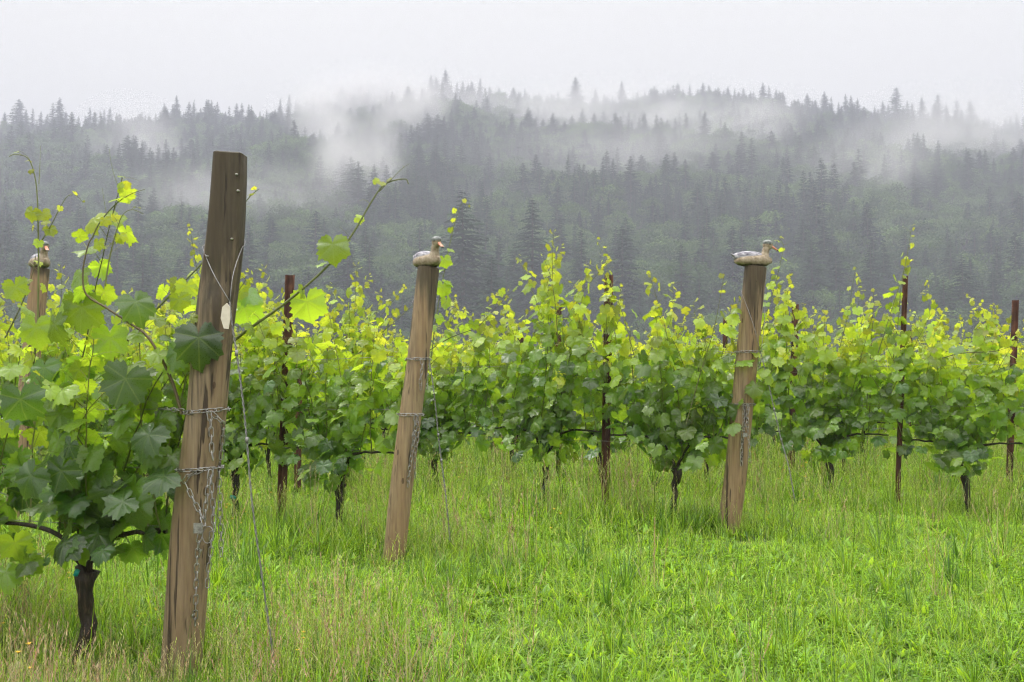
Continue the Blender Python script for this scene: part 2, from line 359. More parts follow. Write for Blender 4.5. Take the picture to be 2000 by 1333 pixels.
def scatter_object(name, pts, rot, scl, idx, proto_meshes, label, cat, kind='stuff', euler=None):
    """One object whose geometry nodes set the prototype meshes on its points."""
    me = bpy.data.meshes.new(name); me.vertices.add(len(pts)); me.vertices.foreach_set('co', np.asarray(pts, float).ravel())
    E = np.zeros((len(pts), 3)); E[:, 2] = rot
    if euler is not None: E[:, :2] = euler
    a = me.attributes.new('rot', 'FLOAT_VECTOR', 'POINT'); a.data.foreach_set('vector', E.ravel())
    S = np.asarray(scl, float); S = np.repeat(S[:, None], 3, 1) if S.ndim == 1 else S
    a = me.attributes.new('scl', 'FLOAT_VECTOR', 'POINT'); a.data.foreach_set('vector', S.ravel())
    a = me.attributes.new('idx', 'INT', 'POINT'); a.data.foreach_set('value', np.asarray(idx, np.int32))
    o = bpy.data.objects.new(name, me); col.objects.link(o)
    ng = bpy.data.node_groups.new(name, 'GeometryNodeTree')
    ng.interface.new_socket('Geometry', in_out='INPUT', socket_type='NodeSocketGeometry'); ng.interface.new_socket('Geometry', in_out='OUTPUT', socket_type='NodeSocketGeometry')
    gi = N(ng, 'NodeGroupInput'); go = N(ng, 'NodeGroupOutput'); jn = N(ng, 'GeometryNodeJoinGeometry')
    def named(nm, dt):
        n = N(ng, 'GeometryNodeInputNamedAttribute', data_type=dt); n.inputs['Name'].default_value = nm; return n.outputs['Attribute']
    r_, s_, i_ = named('rot', 'FLOAT_VECTOR'), named('scl', 'FLOAT_VECTOR'), named('idx', 'INT')
    for k, pm in enumerate(proto_meshes):
        po = bpy.data.objects.new(pm.name + '_source', pm)
        oi = N(ng, 'GeometryNodeObjectInfo'); oi.inputs['Object'].default_value = po; oi.inputs['As Instance'].default_value = True
        cp = N(ng, 'FunctionNodeCompare', data_type='INT', operation='EQUAL'); ng.links.new(i_, cp.inputs[2]); cp.inputs[3].default_value = k
        ip = N(ng, 'GeometryNodeInstanceOnPoints'); ng.links.new(gi.outputs[0], ip.inputs['Points']); ng.links.new(cp.outputs[0], ip.inputs['Selection'])
        ng.links.new(oi.outputs['Geometry'], ip.inputs['Instance']); ng.links.new(r_, ip.inputs['Rotation']); ng.links.new(s_, ip.inputs['Scale'])
        ng.links.new(ip.outputs[0], jn.inputs[0])
    ng.links.new(jn.outputs[0], go.inputs[0])
    md = o.modifiers.new('scatter', 'NODES'); md.node_group = ng
    return tag(o, label, cat, kind=kind)

# scattered slope forest
def clump(x, y):
    return np.array([mnoise.noise(Vector((a * .012, b * .012, 3.3))) for a, b in zip(x, y)])
pts = []; 
for yy in np.arange(262, 960, 6.8):
    hw = yy * .62 + 60; xs = np.arange(-hw, hw, 7.0)
    xs = xs + rng.uniform(-4, 4, len(xs)); ys = yy + rng.uniform(-4, 4, len(xs)); pts.append(np.stack([xs, ys], 1))
pts = np.vstack(pts)
cl = clump(pts[:, 0], pts[:, 1]); fr = np.array([mnoise.noise(Vector((a * .05, b * .05, 9.1))) for a, b in pts])
lowband = np.clip((520 - pts[:, 1]) / 220, -.3, 1)
broadp = (cl * .7 + fr * .6 + rng.normal(0, .20, len(pts)) + lowband * .10) > .13
idx = np.where(broadp, rng.integers(5, 8, len(pts)), rng.choice([0, 0, 1, 1, 2, 3, 4], len(pts)))
hgt = np.where(broadp, rng.uniform(13, 22, len(pts)), rng.gamma(10, 2.05, len(pts)).clip(10, 32) * (1 + .3 * cl))
zz = hz(pts[:, 0], pts[:, 1]) - .5
ridge = pts[:, 1] > 800
hgt = np.where(ridge, hgt * rng.uniform(.4, .7, len(pts)), hgt)
keep = rng.random(len(pts)) > .09; wv = rng.uniform(.7, 1.45, len(pts))
for fx, fy in ((905, 304), (1040, 430), (722, 420), (1135, 440), (1215, 430), (1330, 420), (960, 350), (1430, 450), (600, 380), (1585, 430), (1700, 420), (350, 420), (230, 430)):
    fy = fy if fx == 905 else fy * .76; tx = (fx - CX) / F * fy
    hgt = np.where((np.abs(pts[:, 0] / pts[:, 1] - tx / fy) < .018) & (pts[:, 1] < fy) & (pts[:, 1] > fy - 75) & (hgt > 14), hgt * .5, hgt)
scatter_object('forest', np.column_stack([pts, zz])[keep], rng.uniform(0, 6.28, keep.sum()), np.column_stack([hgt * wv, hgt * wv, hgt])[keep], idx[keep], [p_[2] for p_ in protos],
               'dark conifer forest with paler leafy trees covering the misty hillside', 'forest')

# individual trees: skyline and the tall ones standing out at the hill's foot
def tree(k, loc, h, label, group, parts=True, wide=1.):
    nm = 'conifer_tree' if k < 5 else 'broadleaf_tree'
    if parts:
        r = empty(nm, loc, random.uniform(0, 6.28)); r.scale = (h * wide, h * wide, h)
        for pn, me in (('crown', protos[k][0]), ('trunk', protos[k][1])):
            c = bpy.data.objects.new(pn, me); col.objects.link(c); c.parent = r
    else:
        r = bpy.data.objects.new(nm, protos[k][2]); col.objects.link(r); r.location = loc; r.rotation_euler = (0, 0, random.uniform(0, 6.28)); r.scale = (h * wide, h * wide, h)
    return tag(r, label, 'tree', group)
sky_named = [  # px, top y, Y, kind, wide, label
    (38, 193, 880, 4, 1.3, 'broad dark conifer standing tallest at the far left end of the ridge'),
    (345, 186, 880, 0, 1., 'pointed conifer topping the ridge left of the grey weathered post'),
    (565, 184, 880, 1, 1., 'conifer at the left edge of the white mist plume on the ridge'),
    (870, 136, 890, 4, 1.1, 'highest fir on the ridge crest, wide crown above the ducks'),
    (842, 146, 890, 2, .9, 'slim fir just left of the highest fir on the crest'),
    (938, 152, 890, 1, 1., 'thin spire conifer right of the highest fir on the crest'),
    (1124, 150, 890, 4, 1.2, 'lone triangular fir standing clear in the middle of the skyline'),
    (1163, 173, 890, 2, .9, 'small fir just right of the lone triangular fir'),
    (1214, 158, 890, 0, 1.1, 'ragged fir at the start of the even tree line on the crest'),
    (1490, 161, 890, 2, 1., 'pointed fir closing the even tree line on the crest'),
    (1610, 178, 880, 2, 1.1, 'dark bushy fir on the crest right of the right-hand duck'),
    (1750, 170, 880, 3, 1.5, 'tall open-branched fir on the right part of the ridge'),
    (1800, 190, 880, 2, 1., 'mist-veiled fir beside the open-branched one on the ridge'),
    (1832, 184, 880, 3, 1.4, 'pale gappy fir standing next to the notch of sky'),
    (1868, 195, 880, 3, 1.2, 'faint fir right of the notch of sky on the ridge'),
    (1894, 196, 880, 2, 1.1, 'faded wide fir in mist near the right end of the ridge')]
for px, py, Y, k, wd, lb in sky_named:
    top = W(px, py, Y); z0 = float(hz(top[0], Y)) - 1; tree(k, (top[0], Y, z0), top[2] - z0, lb, 'firs on the skyline', True, wd)
prof = [(0, 235), (38, 215), (80, 215), (130, 200), (165, 225), (200, 215), (300, 228), (345, 200), (440, 205), (500, 215), (560, 200), (640, 180), (700, 172), (800, 175), (870, 160), (960, 165), (1080, 185), (1124, 200), (1200, 190), (1300, 170), (1480, 175), (1560, 195), (1640, 195), (1700, 195), (1800, 215), (1845, 262), (1880, 225), (1940, 245), (1985, 225), (2060, 230)]
px_ = -30.
while px_ < 2040:
    px_ += random.uniform(9, 17)
    if any(abs(px_ - s_[0]) < 7 for s_ in sky_named): continue
    Y = random.uniform(868, 905); py = np.interp(px_, [a for a, b in prof], [b for a, b in prof]) + random.uniform(-14, 22)
    top = W(px_, py, Y); z0 = float(hz(top[0], Y)) - 1; h = max(10, top[2] - z0)
    lb = ('conifer in the row of tree tops on the left part of the ridge' if px_ < 620 else 'conifer on the crest above the white mist plume' if px_ < 1100 else
          'conifer in the even tree line on the middle of the crest' if px_ < 1520 else 'conifer among the tree tops on the right part of the ridge')
    tree(random.choice([0, 1, 2, 2, 0, 3]), (top[0], Y, z0), h, lb, lb.replace('conifer', 'conifers', 1), False, random.uniform(.9, 1.2))
front = [(905, 372, 400, 2, 'tall dark fir on the lower slope just right of the middle duck'), (1040, 388, 430, 0, 'tall fir on the lower slope between the two clear duck posts'),
         (722, 470, 420, 1, 'narrow dark fir on the lower slope left of the middle duck'), (1135, 445, 440, 1, 'fir on the lower slope above the first steel stake'),
         (1215, 440, 430, 2, 'bushy fir right above the middle rusty stake'), (1330, 470, 420, 1, 'slim fir left of the right-hand duck on the lower slope'),
         (960, 500, 350, 0, 'lower dark fir half hidden behind the shoots beside the middle post'), (1430, 440, 450, 0, 'fir rising behind the right-hand duck post'),
         (1380, 400, 520, 1, 'dim fir higher up the slope left of the right-hand duck'), (600, 520, 380, 2, 'dark fir low on the slope between the weathered post and the middle post'),
         (820, 430, 470, 1, 'grey fir on the slope directly above the middle duck'), (1585, 470, 430, 2, 'fir on the lower slope right of the right-hand duck'),
         (1700, 480, 420, 0, 'dark fir on the lower slope left of the thin rusty stake'), (350, 500, 420, 2, 'fir on the lower slope left of the weathered post'),
         (230, 470, 430, 0, 'fir behind the curled vine shoots at the left'), (520, 490, 420, 1, 'fir just right of the weathered post'), (1880, 500, 400, 2, 'fir low on the slope near the right edge')]
for px, py, Y, k, lb in front:
    Y *= .76
    top = W(px, py, Y); z0 = float(hz(top[0], Y)) - 1; tree(k, (top[0], Y, z0), top[2] - z0, lb, 'dark firs standing out on the lower slope', True, 1.2)
for px, py, Y, s_, lb in [(35, 400, 520, 16, 'pale green leafy tree on the slope at the left edge'), (1340, 462, 430, 14, 'light green leafy tree between firs on the lower slope'),
                          (1600, 440, 460, 16, 'rounded leafy tree on the slope right of the right-hand duck'), (1970, 365, 560, 22, 'pale round-crowned tree high on the slope at the right edge'),
                          (835, 455, 400, 12, 'leafy bright tree on the slope just behind the middle duck'), (1480, 400, 500, 14, 'leafy tree on the slope above the right-hand duck')]:
    top = W(px, py, Y); z0 = float(hz(top[0], Y)) - 1; h = max(s_, top[2] - z0)
    tree(5 + random.randrange(3), (top[0], Y, z0), h, lb, 'pale leafy trees on the slope', True, 1.0)

# ------------------------------------------------------------------ leaves
def leaf_template(nout, ring, seed):
    r = np.random.default_rng(seed)
    ctrl = [(0, .63), (14, .52), (27, .465), (50, .58), (80, .44), (108, .50), (140, .42), (163, .33), (174, .17), (180, .05)]
    ph = np.linspace(-178, 178, nout); rad = np.interp(np.abs(ph), [a for a, b in ctrl], [b for a, b in ctrl])
    rad = rad * (1 + (.07 if nout > 30 else .05) * np.where(np.arange(nout) % 2 == 0, 1, -1) + r.normal(0, .03, nout))
    a1, a2, a3 = r.uniform(0, 6.28, 3); cup = r.uniform(-.4, .5); fold = r.uniform(-.2, .7); curl = r.uniform(.1, 1.1)
    def zf(x, y):
        rr = np.hypot(x, y); an = np.arctan2(x, y)
        return -cup * rr ** 2 - fold * np.abs(x) ** 1.3 * .6 - curl * np.clip(y, 0, 1) ** 2 * .7 + .10 * rr * np.sin(3 * an + a1) * rr * 1.6 + .05 * np.sin(5 * an + a2) * rr
    V = [[0, 0]]; T = []
    if ring:
        for k in (.35, .7):
            V += [[math.sin(R(p)) * q * k, math.cos(R(p)) * q * k] for p, q in zip(ph, rad)]
    V += [[math.sin(R(p)) * q, math.cos(R(p)) * q] for p, q in zip(ph, rad)]
    V = np.array(V); n = nout
    tri = [[0, 1 + i + 1, 1 + i] for i in range(n - 1)]
    if ring:
        for b in (1, 1 + n):
            for i in range(n - 1): tri += [[b + i, b + i + 1, b + n + i], [b + i + 1, b + n + i + 1, b + n + i]]
    Z = zf(V[:, 0], V[:, 1])
    return np.column_stack([V, Z]), np.array(tri)
LOD = {0: [leaf_template(42, True, s_) for s_ in range(10)], 1: [leaf_template(22, False, s_ + 20) for s_ in range(5)], 2: [leaf_template(10, False, s_ + 40) for s_ in range(4)]}
def put_leaves(g, lod, pos, tip, nrm, size, age, mat_=0):
    pos, tip, nrm = map(lambda a: np.asarray(a, float).reshape(-1, 3), (pos, tip, nrm)); size = np.asarray(size, float); age = np.asarray(age, float)
    y = unit(tip); n = unit(nrm - y * (nrm * y).sum(1, keepdims=True)); x = np.cross(y, n)
    which = rng.integers(0, len(LOD[lod]), len(pos)); rn = rng.random(len(pos))
    for k, (tv, tt) in enumerate(LOD[lod]):
        q = np.where(which == k)[0]
        if not len(q): continue
        v = pos[q, None] + size[q, None, None] * (tv[None, :, 0:1] * x[q, None] + tv[None, :, 1:2] * y[q, None] + tv[None, :, 2:3] * n[q, None])
        lv = np.zeros((len(q), len(tv), 3)); lv[..., 0] = tv[:, 0]; lv[..., 1] = tv[:, 1]; lv[..., 2] = age[q, None]
        f = (tt[None] + (np.arange(len(q)) * len(tv))[:, None, None]).reshape(-1, 3)
        g.add(v.reshape(-1, 3), f, mat_, lv.reshape(-1, 3), np.repeat(rn[q], len(tv)))

def grow(fol, st, path, r0, r1, lod, s0=.13, spacing=.075, side=None, start=.0, a0=.15, a1=.95, tipfrac=.30, tend=.25, petiole=True, both=1, stem_age=(.2, .8), dense=1.):
    """A cane with leaves on alternate nodes, small yellow leaves and tendrils towards its tip."""
    path = np.asarray(path); seg = np.linalg.norm(np.diff(path, axis=0), axis=1); cum = np.concatenate([[0], np.cumsum(seg)]); L = cum[-1]
    fr = cum / L; tube(st, path, r0 + (r1 - r0) * fr, 5 if lod == 0 else 3, 0, False, float(np.mean(stem_age)))
    P, T, NN, S, A = [], [], [], [], []
    s = start * L + spacing * .5; k = 0
    while s < L:
        f_ = s / L; p = np.array([np.interp(s, cum, path[:, i]) for i in range(3)])
        d = unit(np.array([np.interp(min(s + .02, L), cum, path[:, i]) for i in range(3)]) - p)
        sz = s0 * np.interp(f_, [0, .1, 1 - tipfrac, .93, 1], [.8, 1, .88, .44, .24]) * rng.uniform(.75, 1.2)
        ang = rng.uniform(0, 6.28) if side is None else side + (k % 2) * math.pi + rng.normal(0, .75)
        o = np.array([math.cos(ang), math.sin(ang), 0]); el = R(rng.uniform(2, 62)) if f_ < .8 else R(rng.uniform(-10, 80))
        nrm = o * math.cos(el) + np.array([0, 0, 1]) * math.sin(el); tp = o * math.sin(el) - np.array([0, 0, 1]) * math.cos(el) + rng.normal(0, .3, 3)
        if f_ > .88: tp = tp + d * 1.2
        pl = sz * rng.uniform(.55, 1.15); q = p + (o * .8 + np.array([0, 0, .5]) + d * .2) * pl
        if rng.random() < dense:
            P.append(q); T.append(tp); NN.append(nrm); S.append(sz); A.append(np.clip(a0 + (a1 - a0) * f_ ** 1.25 + rng.normal(0, .09), 0, 1))
            if petiole: tube(st, [p, (p + q) / 2 + [0, 0, .004], q], [.0016, .0014, .0011] if sz > .06 else [.0011] * 3, 3, 0, False, .75)
        if rng.random() < tend and f_ > .3:                 # tendril
            a2 = ang + math.pi + rng.normal(0, .5); oo = np.array([math.cos(a2), math.sin(a2), rng.uniform(.2, 1.2)]); l = rng.uniform(.05, .13) * (s0 / .13)
            u = np.linspace(0, 1, 7)[:, None]; e = rng.normal(0, 1, 3); tp_ = p + oo * l * u + e * .35 * l * u ** 2 + np.array([0, 0, -.3]) * l * u ** 3
            tube(st, tp_, np.linspace(.0011, .0006, 7), 3, 0, False, .95)
        s += spacing * np.interp(f_, [0, .7, 1], [1, .95, .42]); k += 1
    if P: put_leaves(fol, lod, P, T, NN, S, A)

HEAD, WIRE = .47, .72
def vine_geo(seed, lod, scale=1., lean=0., head=HEAD, wire=WIRE, nshoot=19, hmean=1.0, leaf=.143, arms=(.61, .61), fill=135, top_extra=0., drop=0., yt=1.0, tall=.16, ya=.24):
    global rng
    keep_ = rng; rng = np.random.default_rng(seed); random.seed(seed)
    tr, co, st, fo = Geo(), Geo(), Geo(), Geo()
    n = 12; z = np.linspace(-.06, head, n); wx = np.cumsum(rng.normal(0, .011, n)); wy = np.cumsum(rng.normal(0, .008, n))
    wx -= np.interp(z, [z[0], z[-1]], [wx[0], wx[-1] - lean]); path = np.column_stack([wx, wy, z])
    rd = np.interp(z, [-.06, .05, .3, head - .05, head], [.034, .027, .024, .032, .04]) * scale * rng.uniform(.85, 1.15)
    tube(tr, path, rd, 10, wob=lambda a, b: 1 + rng.normal(0, .10, (a, b)))
    hx, hy = path[-1][:2]
    for i in range(4):                                      # gnarled head
        a = rng.uniform(0, 6.28); tube(tr, [[hx, hy, head - .05], [hx + math.cos(a) * .03, hy + math.sin(a) * .03, head + rng.uniform(.0, .035)]], [.026, .016], 7)
    bases = []
    for sg, al in zip((-1, 1), arms):
        pth = smooth_path([[hx, hy, head - .01], [hx + sg * .07, hy, head + (wire - head) * .5], [hx + sg * .17, 0, wire - .02], [sg * .4, .01, wire + .01], [sg * al, 0, wire]], 18)
        pth += rng.normal(0, .0035, pth.shape); tube(co, pth, np.linspace(.015, .006, 18), 6, wob=lambda a, b: 1 + rng.normal(0, .08, (a, b)))
        m_ = int(nshoot / 2)
        for j in range(m_):
            f_ = (j + rng.uniform(.2, .8)) / m_; f_ = .12 + .88 * f_; i0 = min(17, int(f_ * 17)); bases.append((pth[i0], sg, f_))
    for bp, sg, f_ in bases:
        L = max(.5, rng.normal(hmean, .22)); 
        if rng.random() < tall: L += rng.uniform(.15, .5 + top_extra)
        lx, ly = rng.normal(sg * .05, .24), rng.normal(0, .10); u = np.linspace(0, 1, 14)[:, None]
        bend = rng.normal(0, .13, 3) * [1.4, 1, .2]
        pth = bp + u * np.array([lx, ly, L]) + u ** 2 * bend + np.cumsum(rng.normal(0, .004, (14, 3)), 0)
        pth[:, 2] -= (u[:, 0] ** 3) * rng.uniform(0, .09)
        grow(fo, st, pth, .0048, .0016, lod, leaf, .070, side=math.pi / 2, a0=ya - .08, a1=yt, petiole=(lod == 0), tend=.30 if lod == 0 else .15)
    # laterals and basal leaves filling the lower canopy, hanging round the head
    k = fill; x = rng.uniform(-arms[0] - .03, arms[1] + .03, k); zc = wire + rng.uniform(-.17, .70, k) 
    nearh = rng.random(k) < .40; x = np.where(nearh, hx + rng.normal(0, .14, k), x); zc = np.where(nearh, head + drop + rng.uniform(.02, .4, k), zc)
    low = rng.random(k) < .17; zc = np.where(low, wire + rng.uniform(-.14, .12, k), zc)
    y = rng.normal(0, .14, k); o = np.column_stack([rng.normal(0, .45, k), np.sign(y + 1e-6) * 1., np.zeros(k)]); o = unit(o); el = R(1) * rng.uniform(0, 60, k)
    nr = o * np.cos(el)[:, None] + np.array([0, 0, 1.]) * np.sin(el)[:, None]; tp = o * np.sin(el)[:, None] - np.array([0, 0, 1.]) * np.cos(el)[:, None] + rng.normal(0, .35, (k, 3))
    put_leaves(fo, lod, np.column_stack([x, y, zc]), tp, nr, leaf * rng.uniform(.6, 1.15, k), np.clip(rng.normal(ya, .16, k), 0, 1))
    res = dict(trunk=tr.mesh('trunk', [M['bark']]), cordon=co.mesh('cordon', [M['bark']]), cane_growth=st.mesh('cane_growth', [M['stem']]), foliage=fo.mesh('foliage', [M['leaf']]))
    rng = keep_; return res
vp = {0: [vine_geo(100 + i, 0, lean=random.Random(i).uniform(-.05, .05), hmean=1.08 + .14 * math.sin(i * 2.4), fill=105 + 12 * (i % 4), nshoot=16 + 2 * (i % 3)) for i in range(9)], 1: [vine_geo(200 + i, 1, hmean=1.12, nshoot=19, fill=100, leaf=.138) for i in range(6)],
      2: [vine_geo(300 + i, 2, hmean=1.12, nshoot=18, fill=60, leaf=.145) for i in range(5)]}
def vine(loc, rz, meshes, label, group, flip=False, sc_=1.):
    r = empty('grapevine', loc, rz + (math.pi if flip else 0)); r.scale = (1, 1, sc_)
    for k, me in meshes.items():
        c = bpy.data.objects.new(k, me); col.objects.link(c); c.parent = r
    return tag(r, label, 'grapevine', group)
U = np.array([-.8, .6]); RZ = math.atan2(.6, -.8)
ORD = ['first', 'second', 'third', 'fourth', 'fifth', 'sixth', 'seventh', 'eighth', 'ninth', 'tenth', 'eleventh', 'twelfth', 'thirteenth', 'fourteenth', 'fifteenth', 'sixteenth', 'seventeenth', 'eighteenth', 'nineteenth', 'twentieth', 'twenty-first', 'twenty-second', 'twenty-third', 'twenty-fourth', 'twenty-fifth']
VSP = 1.3
rr = random.Random(5)
rows = [(2, np.array([-.85, 6.98]), .545), (3, np.array([1.755, 7.9]), .52), (4, np.array([4.17, 8.96]), .0)]
c0 = 9.67
for k in range(5, 14):
    c = c0 + 2.3 * (k - 4); Zr = c / (.8 + .6 * .56); rows.append((k, np.array([.56 * Zr, Zr]), rr.uniform(-1, .2)))
row_wires = []
nv = 0
for k, p0, t0 in rows:
    t_ = t0 - (VSP if k == 4 else 0); n_ = 0; lod = 0 if k <= 4 else 1 if k <= 6 else 2
    while True:
        P = p0 + U * t_
        if P[0] / max(P[1], .1) < -.60 or P[1] > 46: break
        if k == 2: lb = f'grapevine, {ORD[n_]} trunk left of the middle duck post in its row'
        elif k == 3: lb = f'grapevine, {ORD[n_]} trunk left of the right-hand duck post in its row'
        elif k == 4: lb = f'grapevine in the row of the thin rusty stake, {ORD[n_]} from the right edge'
        elif k == 5: lb = f'grapevine in the row behind the thin rusty stake, {ORD[n_]} from the right edge'
        else: lb = 'grapevine in the far rows, only its yellow-green leafy top showing over nearer vines'
        wid = rr.choice(vp[lod])
        vine((P[0], P[1], float(gz(P[0], P[1]))), RZ, wid, lb, 'grapevines in the row of the middle duck post' if k == 2 else 'grapevines in the row of the right-hand duck post' if k == 3 else
             'grapevines in the row of the thin rusty stake' if k == 4 else 'grapevines in the row behind the thin stake' if k == 5 else 'grapevines of the far rows', rr.random() < .5, rr.uniform(.95, 1.06))
        t_ += VSP; n_ += 1; nv += 1
    row_wires.append((k, p0, t_))
print('vines', nv, [(k, sum(1 for o in col.objects if o.get('category') == 'grapevine')) for k in (1,)])

# front row beside the weathered post
U1 = unit(np.array([-.95, .31])); RZ1 = math.atan2(U1[1], U1[0]); P1 = np.array([-1.35, 4.0])
for i, (tt, seed, lb) in enumerate([(.50, 411, 'big-leaved grapevine nearest the camera, its thick dark trunk left of the weathered post'),
                                   (1.72, 412, 'big-leaved grapevine whose foliage fills the left edge of the photo')]):
    P = P1 + U1 * tt
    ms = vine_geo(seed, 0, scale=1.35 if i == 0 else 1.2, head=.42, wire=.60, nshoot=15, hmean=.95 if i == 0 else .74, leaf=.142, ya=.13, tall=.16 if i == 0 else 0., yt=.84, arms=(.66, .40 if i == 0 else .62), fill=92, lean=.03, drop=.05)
    vine((P[0], P[1], -.03), RZ1 + math.pi, ms, lb, 'big-leaved vines of the front row')

# long canes that stand out of the canopy, each hung on its own vine root
def world_cane(pxs, Y, label, s0, r0, leaves=(), tend=.3, spacing=.09, dense=.9, a0=.4, a1=1., start=.1, n=30, age=.5):
    path = smooth_path([W(x, y, Y + (dy[0] if dy else 0)) for x, y, *dy in pxs], n); fo, st = Geo(), Geo()
    grow(fo, st, path, r0, r0 * .33, 0, s0, spacing, a0=a0, a1=a1, start=start, tend=tend, dense=dense, stem_age=(age, age), tipfrac=.6)
    for (x, y, s_, ag, tip, nr, Yl) in leaves:
        put_leaves(fo, 0, [W(x, y, Yl)], [tip], [nr], [s_], [ag])
    return st, fo
def cane(pxs, Y, parent, **kw):
    st, fo = world_cane(pxs, Y, None, **kw); c = st.build('cane', M['stem']); f_ = fo.build('foliage', M['leaf'])
    bpy.context.view_layer.update()
    c.parent = parent; c.matrix_parent_inverse = Matrix.LocRotScale(parent.location, parent.rotation_euler, parent.scale).inverted()
    f_.parent = c
vines = [o for o in col.objects if o.name.startswith('grapevine')]
near1 = [o for o in vines if 'nearest the camera' in o['label']][0]; near0 = [o for o in vines if 'fills the left' in o['label']][0]
v2 = [o for o in vines if 'left of the middle duck' in o['label']]; v3 = [o for o in vines if 'left of the right-hand duck' in o['label']]; v4 = [o for o in vines if 'row of the thin' in o['label']]
cane([(420, 700), (470, 655), (560, 590), (640, 520), (690, 455), (725, 395), (752, 360), (790, 350), (798, 360)], 4.15, near1, s0=.07, r0=.0075, dense=.45, a0=.5, age=.45, tend=.25,
     leaves=[(650, 478, .15, .55, (0.1, -.3, -1), (0, -.8, .9), 4.12), (600, 590, .17, .5, (.1, .2, -1), (0, -1, .3), 4.2), (735, 355, .035, .85, (-.3, 0, 1), (0, -1, .2), 4.15), (700, 425, .05, .8, (1, 0, -.3), (.2, -1, .5), 4.15)])
cane([(740, 375), (765, 350), (785, 330), (800, 320)], 4.15, near1, s0=.03, r0=.002, dense=.2, a0=.8, age=.8)
cane([(235, 680), (300, 610), (350, 560), (400, 508), (450, 440), (485, 388), (505, 370)], 4.35, near1, s0=.09, r0=.006, dense=.5, a0=.6, age=.4,
     leaves=[(365, 560, .11, .75, (0, 0, -1), (.2, -1, .3), 4.3), (345, 555, .10, .8, (-.2, 0, -1), (-.3, -1, .2), 4.33)])
cane([(60, 760), (72, 650), (75, 560), (75, 470), (73, 390), (68, 345), (55, 310), (30, 302), (18, 306)], 4.2, near0, s0=.05, r0=.0055, dense=.5, a0=.7, age=.45, tend=.4,
     leaves=[(62, 415, .075, .8, (-.3, 0, -1), (-.1, -1, .2), 4.18), (84, 418, .065, .85, (.4, 0, -1), (.2, -1, .2), 4.18), (98, 448, .06, .8, (.5, 0, -1), (.6, -.8, .3), 4.2)])
cane([(76, 480), (100, 440), (118, 405), (133, 383), (150, 383), (162, 396)], 4.2, near0, s0=.045, r0=.0028, dense=.6, a0=.8, age=.5)
cane([(76, 360), (78, 320), (79, 285)], 4.2, near0, s0=.01, r0=.0016, dense=0., age=.9, tend=0)
cane([(355, 810), (332, 735), (290, 660), (250, 630), (205, 600), (168, 575), (162, 530), (172, 480), (182, 462)], 3.95, near1, s0=.15, r0=.0075, dense=.5, a0=.2, a1=.6, age=.12, tend=.25, spacing=.11)
cane([(180, 465), (195, 435), (225, 400), (255, 380), (283, 370)], 3.95, near1, s0=.03, r0=.0035, dense=.3, a0=.8, age=.75, tend=.6,
     leaves=[(205, 430, .05, .9, (.2, 0, -1), (0, -1, .4), 3.93), (193, 475, .06, .8, (0, 0, -1), (-.3, -1, .2), 3.95)])
cane([(205, 560), (215, 500), (228, 450), (240, 420), (258, 410), (280, 418)], 4.0, near1, s0=.06, r0=.0038, dense=.7, a0=.75, age=.5,
     leaves=[(235, 462, .055, .85, (.3, 0, -1), (.2, -1, .3), 4.0)])
cane([(10, 660), (40, 600), (62, 540), (70, 500)], 4.4, near0, s0=.09, r0=.004, dense=.8, a0=.5, age=.3)
# big single leaves in front of and beside the post
fo = Geo(); 
for (x, y, s_, ag, tip, nr, Yl) in [(388, 660, .20, .02, (.1, -.25, -1), (.25, -1, .35), 3.82), (345, 690, .13, .1, (-.3, 0, -1), (-.4, -1, .3), 3.86), (160, 600, .19, .45, (-.1, .1, -1), (0, -1, .25), 4.0), (265, 590, .16, .12, (.5, -.3, -.9), (.2, -.7, 1), 3.95),
                                   (245, 740, .20, .08, (-.3, -.2, -1), (.3, -1, .6), 3.85), (215, 660, .17, .35, (0, 0, -1), (0, -1, .2), 4.1), (290, 850, .17, .02, (-.3, -.3, -.6), (-.1, -.7, 1), 3.85), (320, 930, .16, .02, (-.8, -.5, -.5), (0, -.7, 1), 3.85),
                                   (70, 640, .16, .45, (0, 0, -1), (0, -1, .2), 4.1), (240, 980, .15, .05, (-.7, -.3, -.4), (0, -.8, .8), 3.9), (40, 780, .19, .02, (.1, 0, -1), (0, -1, .4), 3.9), (120, 920, .16, .02, (-.3, 0, -1), (0, -1, .5), 3.85),
                                   (60, 930, .17, .05, (-.6, 0, -1), (-.1, -1, .6), 3.85), (30, 560, .12, .6, (.3, 0, -1), (0, -1, .3), 4.2), (350, 585, .10, .7, (.1, 0, -1), (0, -1, .2), 4.2), (478, 600, .17, .3, (.15, .1, -1), (0, -1, .2), 4.35), (485, 575, .11, .15, (.5, -.2, -.5), (.1, -.8, 1), 4.25)]:
    put_leaves(fo, 0, [W(x, y, Yl)], [tip], [nr], [s_], [ag])
fo = fo.build('foliage', M['leaf']); fo.parent = near1; fo.matrix_parent_inverse = Matrix.LocRotScale(near1.location, near1.rotation_euler, near1.scale).inverted()
